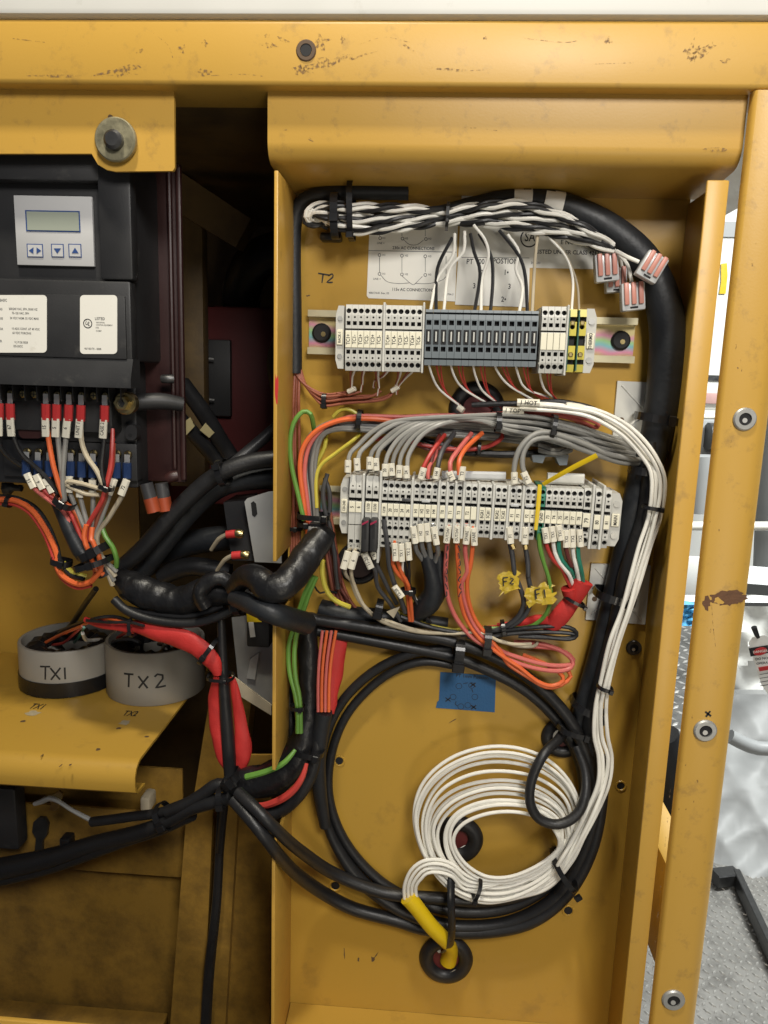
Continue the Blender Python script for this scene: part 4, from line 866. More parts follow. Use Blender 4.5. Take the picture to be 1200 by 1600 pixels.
# black plug-in fuse holder over them
fh, t = PT(577, 835, 58); fe = empty('fuse_holder', Vector((fh.x, yd(46), fh.z)), 'black plug-in fuse holder with red levers below terminals 11/20 and 15/30', 'fuse holder')
for k, x in enumerate((570.5, 583.5)):
    mk('fuse_body', bpx(x - 6.3, 812, x + 6.3, 863, 60, 13, 1.5), M['plast'], parent=fe); mk('red_lever', pxprism([(x - 5, 818), (x + 5, 813), (x + 5, 816), (x - 5, 821)], 61.2, 1.2), mat('magenta_lever', (.30, .02, .06), .4) if 'magenta_lever' not in bpy.data.materials else bpy.data.materials['magenta_lever'], parent=fe)
    mk('slot', bpx(x - 1.6, 820, x + 2, 842, 60.4, .4), M['hole'], parent=fe); 
CL2 = [(0, .025, 'pl', 0), (.025, .12, 'cir', .40), (.12, .18, 'dot', .17), (.18, .265, 'sq', .33), (.265, .285, 'pl', 0), (.285, .335, 'no', 0), (.335, .52, 'pl', 0), (.52, .60, 'sq', .33), (.60, .655, 'dot', .17), (.655, .745, 'cir', .40), (.745, .80, 'pl', 0), (.80, .87, 'sq', .30), (.87, .90, 'pl', 0), (.90, .985, 'cir', .36), (.985, 1, 'pl', 0)]
for x, t_ in ((600, '12/28'), (609.5, '20'), (618.7, '22'), (628, '24'), (637, '26')): low(x, t_, 9.1, None, 'tgry', 106, (.43, .185), CL2, 'double', 12)
for k, t_ in enumerate(('H1', 'H2', 'H3', 'H4')): low(650 + 9.4 * k, t_, 9.2)
for x, t_ in ((691.5, 'T0'), (703.7, 'T1'), (717, 'T3'), (730.3, 'T2'), (740, None), (753.5, 'BGR1'), (762.8, 'SC#1'), (777, 'BGR2'), (786.3, 'SC#2'), (800, 'F1'), (809.3, 'F3'), (823.3, 'F2'), (832.5, 'F4')):
    low(x, t_, 9.2, None if t_ else 'light grey terminal block with blank marker right of terminal T2')
low(846, 'GND', 9.0, 'dark green earth terminal marked GND under the yellow tie', None or 'tgrn')
for k in range(6): low(856 + 9.75 * k, str(73 + k), 9.6)
low(916.5, '79', 12.5, None, 'tgry', 92, off=2); low(933, '80', 10.5, None, 'tgry', 96, off=4); low(948, '81', 9.5, None, 'tgry', 92, off=4)
for x, h, lab in ((566.5, 120, 'left of the fuse holder'), (592.8, 146, 'right of the fuse holder'), (643.3, 96, 'left of the H1 terminal'), (684.8, 92, 'right of the H4 terminal'), (697.7, 90, 'between the unsleeved T0 and sleeved T1 terminals'), (710.5, 90, 'between the sleeved T1 and T3 terminals'), (723.5, 90, 'left of the T2 terminal'), (747, 88, 'left of terminal BGR1'), (770, 88, 'left of the BGR2 terminal'), (793.3, 88, 'left of the F1 terminal'), (816.3, 90, 'left of the F2 terminal'), (925, 102, 'right of the wide 79 terminal'), (941, 102, 'left of the last terminal by the MAIN bracket')):
    plate(x, ly(x, (h - 88) * (.30 if x < 640 else .06)) - 1, 4.0, h, 'thin grey end plate ' + lab, None, loA)
bracket(538, 790, 13, 88, 'grey end bracket at the left end of the lower row', '120-240', loA); bracket(961, ly(961) + 2, 17, 84, 'grey end bracket labelled MAIN at the right end of the lower row', 'MAIN', loA)
mk('cover_strip', bar(P(690, 742, 30), P(790, 744, 30), .0035, .003), M['wago'], label='clear grey cover strip on top of terminals T0 to SC#2', cat='cover')
mk('cover_strip', bar(P(855, 747, 30), P(912, 749, 30), .0045, .003), M['tgrl'], label='pale grey cover strip on top of terminals 73 to 78', cat='cover')
for x in (634.5, 665.5, 804.5, 828): mk('jumper_bridge', bpx(x - 6.5, ly(x) - 15.5, x + 6.5, ly(x) - 11, 48.6, 2, .4), M['dgry'] if x < 640 else M['wago'], label='small plug-in bridge across the %s terminals' % {634.5: '24 and 26', 665.5: 'H2 and H3', 804.5: 'F1 and F3', 828: 'F2 and F4'}[x], cat='bridge')
# saddle clip under the grey cable bundle
sc_ = mk('saddle_clip', pxprism([(831, 711), (889, 711), (886, 727), (874, 727), (868, 714), (852, 714), (848, 724), (833, 722)], 22, 18), M['tblu'], label='blue-grey plastic saddle under the grey cable bundle', cat='clip')
#PART4
# ================================================================== WIRES, CABLES, TIES
def sleeve(par, x0, y0, x1, y1, w, d, txt=None, m_='tag', th=1.8, nm='marker_sleeve'):
    a, t = PT(x0, y0, d); b_ = P(x1, y1, d)
    o = mk(nm, bar(a, b_, w / 2 * t, th / 1000, .32), M[m_], parent=par)
    if txt:
        lo, hi = (a, b_) if a.z < b_.z else (b_, a); u = hi - lo
        L = u.length
        text(txt, (a + b_) / 2 + Vector((0, -th / 1000 - .0001, 0)), min(w * .5 * t, L / max(1, len(txt)) * 1.15), M['ink'], o, math.atan2(u.z, u.x), sx=.85)
    return o
def tie(label, px, py, ang, ln, w, d, dep=10.0, head=.7, group=None, m_='tie', cat_='cable tie', sc=1.0):
    # ang: direction across the bundle in the picture (degrees, clockwise from right); ln px across; w px wide; dep mm deep
    c, t = PT(px, py, d); a_ = math.radians(ang); s_ = Vector((math.cos(a_), 0, -math.sin(a_))); u = Vector((math.sin(a_), 0, math.cos(a_))); nrm = Vector((0, -1, 0))
    A_, B_, hw, th = ln / 2 * t, dep / 2000, w / 2 * t, .0007
    V, Fc = [], []; n = 26
    for k in range(n):
        q_ = 2 * math.pi * k / n
        for rad, side in ((0, -1), (0, 1), (th, 1), (th, -1)):
            cx = math.copysign(abs(math.cos(q_)) ** .75, math.cos(q_)); sy = math.copysign(abs(math.sin(q_)) ** .75, math.sin(q_))
            V.append(c + s_ * ((A_ + rad) * cx) + nrm * ((B_ + rad) * sy) + u * (hw * side))
    for k in range(n):
        k2 = (k + 1) % n
        for j in range(4): j2 = (j + 1) % 4; Fc.append((k * 4 + j, k * 4 + j2, k2 * 4 + j2, k2 * 4 + j))
    o = mk('cable_tie', (V, Fc), M[m_], label=label, cat=cat_, group=group, smooth=False)
    hp = c + s_ * (A_ * head) + nrm * (B_ + .0010)
    mk('head', bar(hp - s_ * hw * .9, hp + s_ * hw * .9, hw * 1.35, .0018, .2), M[m_], parent=o)
    return o
# ---- top left split conduit and twisted pairs
wire('conduit', 'black split sleeve bending from the panel side to the top', M['conduit'], 23, 'E: 122,1000,9,23 120,700 117,450 122,290,11 150,205,14 230,165,16 400,150,16,24 655,152,16,23', 'conduit', sides=12)
def wobble(pts, rng, amp):
    out = cat(pts, 8); n = len(out); f1, f2, p1, p2 = rng.uniform(.03, .06), rng.uniform(.05, .1), rng.random() * 6, rng.random() * 6
    return [(x + math.sin(i * f1 * 6 + p1) * amp * .6, y + math.sin(i * f2 * 6 + p2) * amp, d, w) for i, (x, y, d, w) in enumerate(out)]
rng = random.Random(11)
for k in range(8):
    t_ = k / 7; dd = 26 + 9 * math.sin(k * 2.2)
    tail = [(560, 321 + t_ * 42, dd), (625, 322 + t_ * 36, dd), (698, 327 + t_ * 22, dd - 4), (760, 318 + t_ * 33, dd), (820, 317 + t_ * 42, dd + 2), (880, 336 + t_ * 34, dd + 4), (925, 360 + t_ * 24, dd + 8), (958, 384 + t_ * 12, 36)]
    if k % 2 == 0:
        head_ = [(522, 340 + k * 2.5, 18), (498, 352 - k * 1.2, 22), (478 + k * 1.4, 346 - k, 26), (479 + k * 2.2, 330 + k * .8, 28), (508, 318 + t_ * 30, dd)]
    else:
        head_ = [(512 + k, 356 - t_ * 14, 16), (488 + k * 2, 345 - k * 1.5, 24), (494 + k, 328 + k * 1.2, 26), (520, 319 + t_ * 34, dd)]
    base = cat([(*p_, 5.2) for p_ in head_ + tail], 6)
    ph = rng.random() * 6.28; pitch = rng.uniform(68, 88)
    for j, (cm, cn) in enumerate((('wht', 'white'), ('blk', 'black'))):
        pts, s_ = [], 0
        for i, (x, y, d, w) in enumerate(base):
            if i: s_ += math.hypot(x - base[i - 1][0], y - base[i - 1][1])
            dx, dy = base[min(i + 1, len(base) - 1)][0] - base[max(i - 1, 0)][0], base[min(i + 1, len(base) - 1)][1] - base[max(i - 1, 0)][1]; L = math.hypot(dx, dy) or 1
            a_ = ph + j * math.pi + 2 * math.pi * s_ / pitch
            pts.append((x - dy / L * 3.0 * math.cos(a_), y + dx / L * 3.0 * math.cos(a_), d + 2.0 * math.sin(a_), 6.2))
        cs = [PT(x, y, d) for x, y, d, w in pts]
        mk('wire', sweep([c for c, _ in cs], [3.15 * t for _, t in cs], 7), M[cm], label='%s wire of a twisted pair in the bundle along the panel top' % cn, cat='wire', group='%s twisted wires along the panel top' % cn)
# drops to the knife terminals
GD = [('black', 'blk', 'E: 860,365,30,5.4 800,480,34 785,560,36 784,712,40'), ('white', 'wht', 'E: 872,345,30,5 862,450,34 790,560,36 757,712,40'), ('white', 'wht', 'E: 918,335,30,5 912,430,34 845,520,36 820,712,40'),
      ('black', 'blk', 'E: 945,345,30,5.4 962,430,34 990,530,36 964,712,40'), ('black', 'blk', 'E: 985,345,30,5.4 1040,445,34 1050,560,36 1039,712,40'), ('white', 'wht', 'E: 960,305,34,5 1012,372,36 1030,450,36 1000,560,36 995,712,40'),
      ('black', 'blk', 'G: 90,330,30,5.4 180,445,34 212,545,36 222,712,40'), ('white', 'wht', 'G: 130,350,30,5 182,430,33 168,510,35 200,600,37 185,712,40'), ('white', 'cream', 'G: 270,355,30,5 257,480,34 245,712,40'),
      ('white', 'wht', 'G: 315,355,30,4 400,450,34 435,560,36 430,705,40'), ('thin grey', 'tan', 'G: 335,365,30,3.4 405,450,34 455,580,36 465,705,40')]
for k, (cn, cm, s_) in enumerate(GD):
    wire('wire', '%s wire dropping from the bundle to the %s' % (cn, ('first knife terminals', 'first knife terminals', 'knife terminals near TC6-', 'middle knife terminals', 'middle knife terminals beside a white wire', 'middle knife terminals between black wires', 'knife terminals below POSTION', 'knife terminals across POSTION', 'last knife terminal', 'blank-marked terminals', 'earth terminals')[k]), M[cm], 5, s_)
# thick conduit down the right side
wire('conduit', 'thick black conduit arching over to the right side of the panel', M['conduit'], 30, 'O: 690,331,16,20 740,319,16,24 800,311,16,30 860,316,16,38 910,335,16,44 960,364,17,48 1003,403,18,50 1030,455,18,54 1043,515,18,56 1041,585,18,57 1032,650,18,52 1018,712,18,44 1006,752,18,36', 'conduit', sides=16)
for x0, y0, x1, y1, lab in ((802, 313, 830, 314, 'white tape band on the thick conduit above POSTION'), (849, 317, 878, 323, 'white tape band on the thick conduit above the approval sticker')):
    wire('tape_band', lab, M['wht'], 30, [(x0, y0, 17, 33 if x0 < 820 else 40), (x1, y1, 17, 36 if x0 < 820 else 44)], 'tape band', sides=16)
wire('cable', 'black cable descending beside the long lower row to the grommet', M['conduit'], 36, 'O: 1004,690,14,36 1000,745,14,38 988,800,14,38 974,870,13,36 956,940,13,33 938,1010,13,30 916,1080,12,26 902,1130,10,24 890,1160,4,22', 'cable', sides=14)
wire('cable', 'shiny black cable with highlight descending beside the white cables', M['blk'], 22, 'I: 800,330,26,20 795,450,26,22 787,560,26,24 768,690,26,24 722,830,26,24 682,960,25,24 658,1080,24,24 K: 618,280,22,22 575,430,20,21 535,580,18,20 510,700,17,20 522,850,16,19 535,950,16,19 520,1080,16,19 480,1210,16,19', 'cable', sides=12)
# ---- white cables on the right, coil, and yellow sleeve
XLs = [648, 654, 660, 668, 676, 685, 694, 703, 711]; YT = [1166, 1181, 1190, 1219, 1226, 1239, 1250, 1257, 1268]
XRs = [908, 903, 898, 893, 889, 884, 880, 876, 872]; YBt = [1410, 1404, 1399, 1394, 1389, 1384, 1380, 1376, 1371]
def turn(i, a0, a1, d, n=10):
    fi = int(min(7, i)); fr_ = i - fi; L_ = lambda A: A[fi] + (A[fi + 1] - A[fi]) * fr_
    xl, xr, yt_, yb_ = L_(XLs), L_(XRs), L_(YT), L_(YBt); cx, cy = (xl + xr) / 2, (yt_ + yb_) / 2; out = []
    for k in range(n + 1):
        a_ = math.radians(a0 + (a1 - a0) * k / n); c_, s_ = math.cos(a_), math.sin(a_)
        sk = -10 * c_ * s_ + 2.0 * math.sin(3 * a_ + i * 1.7)
        out.append((cx + (xr - xl) / 2 * c_ + sk, cy + (yb_ - yt_) / 2 * s_ + (10 if s_ > 0 else 0) * (-c_) * s_ , d, 5.7))
    return out
WC = ['outermost', 'second', 'third', 'inner']
for k in range(4):
    o_ = k * 6.4 - 9.5
    up = [(812, 632 + k * 2.0, 30), (850, 631 + k * 3, 33), (890, 635 + k * 3, 36), (932 - k, 641 + k * 4.5, 38), (978 - k * 3, 664 + k * 5, 40), (1013 - k * 4, 698 + k * 4, 40), (1036 - k * 6.2, 738, 40), (1037 - k * 6.4, 772, 40), (1030 - k * 6.4, 812, 40), (1018 - k * 6, 852, 40), (1002 - k * 5.5, 902, 40), (986 - k * 5, 952, 40), (968 - k * 5, 1005, 40), (952 - k * 4.2, 1066, 40), (946 - k * 5.4, 1105, 38), (948 - k * 6.5, 1150, 36), (955 - k * 6.2, 1185, 36), (951 - k * 6, 1225, 36), (934 - k * 6, 1268, 36), (914 - k * 6, 1308, 36), (892 - k * 5, 1345, 34)]
    wr = random.Random(50 + k); up = [(x + wr.uniform(-1.6, 1.6), y + wr.uniform(-1, 1), d + wr.uniform(-3, 3) + (k % 2) * 3) for x, y, d in up]
    pts = [(*p_, 6.3) for p_ in up]
    ia, ib = k, min(8, k + 4)
    pts += [(858, 1370 + (3 - k) * 5, 30, 7)] + turn(ia, 72, 352, 28 - k)[0:] + turn(k * 1.9 + .6, 20, 360, 31 - k) + turn(ib, 22, 360, 24 + k * 2.2)
    if k == 3: pts += turn(8, 20, 352, 32)
    pts += turn(ib, 20, 120, 27 + k)[:5]
    pts += [(745 - k * 3, 1374 + k * 5.5, 30, 5.6), (706, 1350 + k * 6.4, 32 + k % 2 * 3, 5.6), (684, 1343 + k * 6.6, 34 + k % 2 * 2, 5.6), (660 + k * 2.5, 1346 + k * 6, 36, 5.6), (642 + k * 5.6, 1360 + k * 4, 36, 5.6), (632 + k * 6, 1384, 34, 5.6), (632 + k * 6.2, 1404, 32, 5.6)]
    wire('cable', 'white cable running down the right side into the coil, %s turn of its four' % WC[k], M['wht'], 7, pts, 'cable', 'white coiled cables', sides=8, step=6)
wire('sleeve_tube', 'bright yellow sleeve gathering the white cable ends above the grommet', M['ysleeve'], 24, 'L: 652,604,32,27 690,650,32,25 760,740,30,24 820,800,24,23 852,838,14,21 850,870,4,24 840,905,1,26', 'sleeve', sides=14)
# ---- the large ring of black cables
CB_ = [('black cable of the big ring coming in under the taped sleeve', 'O: 440,955,22,19 477,965,22 560,978,22 640,990,21 710,1003,20 780,1030,19 840,1070,18 890,1125,18 920,1190,18,20 930,1260,17,20 912,1330,15,20 870,1400,14,20 800,1440,13 720,1448,12 655,1434,12 600,1406,11 552,1362,10 514,1296,10,15 499,1220,10,15 509,1150,10,15 538,1092,10,15 588,1046,10,15 648,1020,11,15 706,1012,12,15'),
       ('second black cable of the big ring lying inside the first', 'O: 440,968,14,18 477,981,14 560,997,13 640,1012,12 707,1026,12 760,1046,11 820,1078,11 868,1122,10 900,1172,9,19 913,1232,8,19 904,1306,8,19 868,1372,8,19 800,1416,8,18 720,1424,8 640,1404,8,17 582,1366,7,15 536,1308,7,14 514,1240,7,14 520,1170,7,14 548,1108,7,14 602,1056,7,14 660,1034,7,14 724,1042,7,14'),
       ('black cable from the lower hub joining the ring underneath the coil', 'O: 372,1238,74,19 400,1264,88 424,1288,90 446,1310,74 474,1333,48 520,1364,22 587,1391,16 633,1400,16 697,1404,16 753,1407,14 820,1396,12 876,1356,10 906,1300,8'),
       ('lowest black cable from the lower hub forming the bottom of the ring', 'O: 365,1250,74,20 393,1282,88 417,1312,90 437,1338,74 462,1364,44 503,1394,18 553,1420,10 620,1438,10 670,1452,12 753,1456,14 830,1440,16 888,1394,16 925,1325,16 940,1245,15 936,1180,14')]
for lab, s_ in CB_: wire('cable', lab, M['blk'], 19, s_, 'cable', sides=12, step=9)
wire('cable', 'black cable looping out of the grommet over the white coil', M['blk'], 15.5, 'O: 884,1140,6,15 872,1156,22,15.5 850,1178,36 832,1215,42 828,1252,44 842,1279,44 872,1288,44 900,1274,42 914,1244,36 914,1205,26 900,1165,18', 'cable', sides=12)
wire('strap', 'long black strap hanging from the coil grommet to the lower grommet', M['tie'], 13, 'O: 716,1335,16,12 706,1370,30,12.5 705,1410,38,12.5 706,1450,36,12.5 703,1478,28,12 692,1488,16,10', 'strap', sides=8, flat=.3)
# ---- thermocouple wires
for k, (x, cm) in enumerate(((543, 'brn'), (552.5, 'wht'), (562, 'brn'), (567.5, 'wht'), (581, 'brn'), (589.5, 'wht'), (604, 'brn'), (611, 'wht'), (622, 'brn'), (630, 'wht'), (640, 'brn'), (651, 'wht'))):
    j = k // 2; jx, jy = ((549, 605), (566, 600), (592, 606), (586, 594), (619, 600), (622, 604))[j]
    xa = x + (0 if cm == 'wht' else 3)
    wire('wire', '%s thermocouple wire from terminal %s' % ('white' if cm == 'wht' else 'red-brown', names[k]), M[cm], 3.6, [(xa, 562, 44, 3.6), (xa + (2 if j < 3 else -3), 577, 40, 3.6), ((xa + jx) / 2, 588, 34, 3.6), (jx, jy, 26, 3.6), (jx - 2, jy + 12, 22, 3.6)])
for k in range(6):
    jx = (549, 566, 592, 598, 617, 622)[k]
    wire('wire', 'red-brown thermocouple lead curving from the conduit toward terminal %s' % names[2 * k], M['brn'], 5, [(jx - 2, (617, 612, 618, 611, 612, 606)[k], 22, 3.6), (jx - 22, 615 + k * 1.8, 20 + (k % 2) * 3, 4.2), (540, 613 + k * 3.4, 18 + (k % 2) * 3, 4.2), (508, 616 + k * 3.6, 16 + (k % 2) * 3, 4.2), (484 + k * 1.5, 606 + k * 3, 14, 4.2), (468 + k * 2, 592 + k * 2, 12, 4.2), (460 + k * 2, 578, 10, 4.2)])
for k, x in enumerate((549, 617)): wire('sleeve_tube', 'small white sleeve on thermocouple leads below terminal %s' % ('TC1-' if k == 0 else 'TC6+'), M['tag'], 8, [(x - 5, 612 - k * 1, 24, 8), (x + 6, 607 - k * 3, 26, 8)], 'sleeve')
for k in range(4): wire('wire', 'red-brown lead running down the left side below the conduit', M['brn'], 6, [(457 + k * 3.6, 580, 9, 4.6), (454 + k * 4.2, 630, 10 + k % 2 * 3, 5), (451 + k * 5 + (k % 2) * 2, 700, 10, 5), (453 + k * 5.4, 770, 12 + k % 2 * 3, 5), (455 + k * 4.4, 830, 14, 5), (454 + k * 4, 900, 12, 5)], 'wire', 'red-brown leads down the left side')
WR = ['E: 748,948,44,3.6 765,1010,36 800,1075,26 890,1148,20', 'E: 850,948,44,3.6 868,1010,36 910,1070,26 1025,1142,20', 'E: 955,948,44,3.6 968,1010,36 1000,1080,26 1065,1135,20', 'E: 1052,948,44,3.6 1080,1005,36 1130,1060,28 1240,1125,20', 'G: 165,950,44,3.6 180,1010,36 215,1072,28 322,1112,20', 'G: 278,952,44,3.6 284,1020,36 305,1080,28 352,1118,20']
for k, s_ in enumerate(WR):
    n_ = ('first', 'third', 'sixth', 'ninth', 'twelfth')[k] + ' knife terminal' if k < 5 else 'first blank-marked terminal'
    wire('wire', 'white sensor wire curving down from the ' + n_, M['wht'], 3.6, s_)
    p_ = q(s_, 3)
    wire('wire', 'red sensor wire curving down from the ' + n_, M['red'], 3, [(x + 12 - i * 1.2, y + i * 2.0 + (0 if i else 1), d - 2, 2.4) for i, (x, y, d, w) in enumerate(p_)])
    wire('wire', 'second red sensor wire beside the ' + n_, M['red'], 2.8, [(x + 19 - i * 3.4, y + 1 + i * 3.2, d - 4, 2.2) for i, (x, y, d, w) in enumerate(p_)])
b1 = wire('sleeve_tube', 'black sleeve labelled 1 HOT below the knife terminals', M['blk'], 9, 'O: 737,633,24,9 780,631,26,9 830,630,28,9 870,628,30,10 910,635,32,11 928,641,33,11', 'sleeve')
wire('white_label', None, M['tag'], 12, 'O: 808,629,42,12 843,630,43,12', parent=b1); textpx('1 HOT', 826, 629.5, 6.5, 46.5, M['ink'], b1, -.03)
b2_ = wire('sleeve_tube', 'white sleeve labelled 1 TOP below the black sleeve', M['tag'], 12, 'O: 786,641,30,12 800,642,31,12 818,642,31,12', 'sleeve'); textpx('1 TOP', 801, 642, 6.5, 35.5, M['ink'], b2_, -.03)
wire('sleeve_tube', 'white shrink sleeve where the white cables leave the black sleeve', M['tag'], 10, 'O: 884,634,38,12 905,637,38,12 922,642,38,11', 'sleeve')
wire('sleeve_tube', 'small white sleeve at the grommet edge', M['tag'], 9, 'O: 716,636,24,10 724,642,26,10', 'sleeve')
# ---- grey multicore bundle
GT = [(543.5, 740, '5'), (558.5, 737, '6'), (577.5, 735, '25'), (588, 737, '30'), (601.5, 746, '20'), (612.5, 745, '20'), (623.5, 748, '22'), (635.5, 749, '24')]
for k, (x, y, t_) in enumerate(GT):
    yb = 722 if k < 4 else 730
    bx = 570 + k * 17
    pts = [(x, y, 46, 6.6), (x + .8, yb, 46, 7), (x + 4, yb - 14 - k, 42, 7.4), (x + 16 + k * 1.2, 696 - k * 2.4, 38, 7.6), (x + 42 + k * 2, 672 - k * 1.4, 36, 7.6), (x + 80 + k * 3, 657 - k * .3, 34 - k, 7.2), (722 + k * 6, 650 + k * 1.6, 34 - (k % 2) * 6, 7), (790, 648 + k * 3.8 + (k % 3), 32 - (k % 2) * 6, 7), (840, 652 + k * 4.8 - (k % 2) * 2, 30 - (k % 2) * 5, 7), (890, 662 + k * 5, 26 + (k % 3) * 3, 7), (940, 678 + k * 4.4, 24 + (k % 2) * 4, 7), (978, 691 + k * 3.4, 22, 7), (1001, 706 + k * 1.6, 16, 7.6), (1004, 716, 10, 7.2)]
    o = wire('cable', 'grey cable from the right loop down to terminal marker %s, %s in the bundle' % (t_, ('first', 'second', 'third', 'fourth', 'fifth', 'sixth', 'seventh', 'eighth')[k]), M[('gry', 'gry3', 'gry2')[k % 3]], 7, pts, 'cable', 'grey multicore cables')
    sleeve(o, x, y - 2, x - (1 if k % 2 else -.5), y - 21, 10, 49, t_)
for k in range(6):
    wire('cable', 'grey cable arching from the left side into the middle bundle, strand %s' % ('one', 'two', 'three', 'four', 'five', 'six')[k], M[('gry2', 'gry', 'gry3', 'dgry', 'gry', 'gry2')[k]], 7, [(486 + k * 2.5, 850, 16 + k, 7), (479 + k * 3, 780, 16 + k, 7), (470 + k * 4.5, 725, 16 + k, 7), (478 + k * 5, 690 - k * 1.5, 17 + k, 7), (506 + k * 4, 664 + k * 1.5, 18 + k, 7), (560, 653 + k * 3.8, 18 + k, 7), (640, 655 + k * 4.4, 16 + k, 7), (730, 662 + k * 4, 14, 7), (800, 668 + k * 4.2, 14, 7), (850, 676 + k * 4.2, 14, 7), (884, 690 + k * 3, 18, 7), (892 - k * 3, 704 - k * .4, 24, 7), (866, 709 - k * 1.2, 26, 6.6), (842, 704 - k * 2, 22, 6.6)], 'cable', 'grey cables arching in from the left')
for k, (s_, t_) in enumerate((('I: 160,505,48,7 162,440,48,8.4 185,365,48,8.6 240,305,46,8.8 310,285,44,8.8 400,310,42,8.8 500,345,38,8.6 590,385,34,8.6 680,405,30,8.6 735,415,26,8.4 765,405,22,8 762,370,18,8 700,345,16,8 600,330,14,8 480,335,14,8', 'F1'), ('I: 222,505,48,7 200,450,48,8.4 205,380,47,8.6 245,325,46,8.8 320,312,44,8.6 400,335,42,8.6 460,360,38,8.6 560,395,34,8.6 650,425,28,8.6 730,432,24,8.4 768,425,18,8', 'F2'))):
    o = wire('cable', 'thick grey cable looping right then down to terminal %s' % t_, M['gry'], 8.6, s_, 'cable', sides=10)
    if k == 0: sleeve(o, 804, 755, 803.5, 738, 10, 51, 'F1')
    else: sleeve(o, 826, 755, 818, 738, 11, 51, 'F2')
# coloured leads in the same bundle
CL_ = [('orange lead arching from the left tie over the grey bundle', 'org', 8, 'H: 182,760,26 160,590 146,450 165,350 230,275 330,232 430,222 540,228,24 640,245,20 760,265,16'),
       ('salmon lead running along the top of the grey bundle to the far right loop', 'pink', 7, 'H: 200,760,24 178,590 168,470 190,350 260,262 340,226,24 430,210 620,214,22 760,208,20 I: 0,205,18 150,195,22 320,190,22 470,215,20 545,240,18 550,262,14 480,255,12 330,225,10'),
       ('second salmon lead above the grey bundle ending in the right loop', 'pink', 6.5, 'H: 620,225,20 760,222 I: 60,215,20 200,212,24 350,208,24 460,232,20 530,262,16'),
       ('light green lead looping at the left of the bundle', 'grn', 7.5, 'H: 165,700,30 140,590 108,450 100,330 118,240 160,190,28 195,200 208,245,22 215,300,14'),
       ('olive yellow lead bending up behind the bundle', 'ylw', 6.5, 'H: 215,700,16 205,560 225,440 262,355 270,300,10'),
       ('yellow lead slanting from the bundle to the left tie', 'ylw', 6, 'H: 225,640,22 222,510 245,440 320,380 400,320 430,285,16 420,240,12'),
       ('olive lead arching at the top of the bundle', 'ylw', 6.5, 'H: 300,215,14 340,178 390,185 430,220,14 440,260'),
       ('teal lead under the grey bundle', 'tgrn', 5, 'H: 480,255,12 560,270 640,285,10 760,350,10 900,372 1010,365'),
       ('black lead under the bundle left of the loop', 'blk', 12, 'H: 540,365,9 620,300,9 760,330,8 900,375,8 1080,390,8 1240,385,8 I: 330,380,8'),
       ('red lead looping under the grey bundle', 'red', 7, 'H: 480,320,12 600,310,14 720,345,14 860,365,14 1000,360,14 1080,325,16 1095,290,14 1050,270,10'),
       ('dark red lead looping below the bundle', 'maroon', 6, 'H: 500,310,10 640,330,12 780,372,12 930,370,12 1060,345,12')]
for lab, cm, w, s_ in CL_: wire('wire', lab, M[cm], w, s_)
for lab, cm, w, s_, sl in (('red wire dropping to the sleeved top of terminal H1', 'red', 7, 'H: 825,298,24 770,370,38 735,430,44 712,480,46', (657.5, 748, 662.5, 731, 'H1')), ('dark red wire dropping between terminals H1 and H4', 'maroon', 6.5, 'H: 800,300,22 775,370,36 760,440,42 745,505,46', None), ('salmon wire dropping to the top of terminal H3', 'pink', 6.5, 'H: 790,330,22 780,400,36 750,450,44 746,505,46', None),
                           ('black wire dropping to the sleeved top of terminal H4', 'dgry', 8, 'H: 870,290,22 820,360,36 798,420,44 788,480,46', (680.5, 748, 684, 731, 'H4')), ('salmon wire dropping to the sleeved top of terminal T1', 'pink', 7.6, 'H: 950,292,24 880,380,42 850,430,50 855,490,50', (707, 750, 701.5, 737, 'T1')), ('orange wire dropping to the sleeved top of terminal T3', 'org', 7.6, 'H: 1000,290,24 925,360,42 892,420,50 893,485,50', (721, 750, 723, 729, 'T3'))):
    o = wire('wire', lab, M[cm], w, s_)
    if sl: sleeve(o, sl[0], sl[1], sl[2], sl[3], 10.5, 51, sl[4])
# ---- leads below the lower row
def drop(lab, cm, w, s_, sl=None, sw=10, sd=50, txt=None, **k):
    o = wire('wire', lab, M[cm], w, s_, **k)
    if sl: sleeve(o, *sl, sw, sd, txt)
    return o
drop('tan wire from sleeve 5 sweeping right along the black cables', 'tan', 6, 'V: 150,1170,46 95,1220,46 65,1400,46 85,1500,42 J: 385,20,36 420,110,32 490,185,30 560,225,28 700,262,27 860,268,27 960,262,27', (544.3, 862, 536.5, 888.5), 11, 50, '5')
drop('cream wire from sleeve 6 curving under the taped arm', 'cream', 6, 'V: 195,1175,46 160,1280,46 140,1400,46 145,1500,42 J: 400,40,36 440,130,32 500,190,28 540,210,26', (556, 862, 548.5, 888.5), 11, 50, '6')
drop('dark grey wire from sleeve 11-20 below the fuse holder', 'dgry', 7, 'V: 270,1200,46 330,1310,46 420,1430,42 J: 510,50,34 570,130,28 620,210,22', (569, 864, 580, 888), 11, 50, '11-20')
drop('dark grey wire beside the fuse holder with clear shrink sleeve', 'dgry', 7, 'V: 385,1200,42 420,1330,42 480,1450,40 J: 560,60,32 600,130,26', (582, 862, 587, 873), 9, 47, '15')
drop('grey wire from terminal 12/28 with a low marker sleeve', 'dgry', 8, 'V: 520,840,48 545,1000,48 570,1200,46 590,1400,42 J: 590,40,38 615,100,34 640,170,26', (616, 916, 628.5, 933), 10, 44, '12-28')
drop('orange wire from sleeve TX 2 below terminal 20', 'org', 6.4, 'V: 650,1080,46 650,1200,46 625,1350,44 690,1480,40 J: 640,30,36 652,110,32 662,210,26', (616.5, 849, 618, 876), 9.5, 50, 'TX 2')
drop('second orange wire running beside the first below terminal 22', 'org', 6.4, 'V: 672,1300,44 740,1480,40 J: 652,40,38 665,120,34 672,210,26')
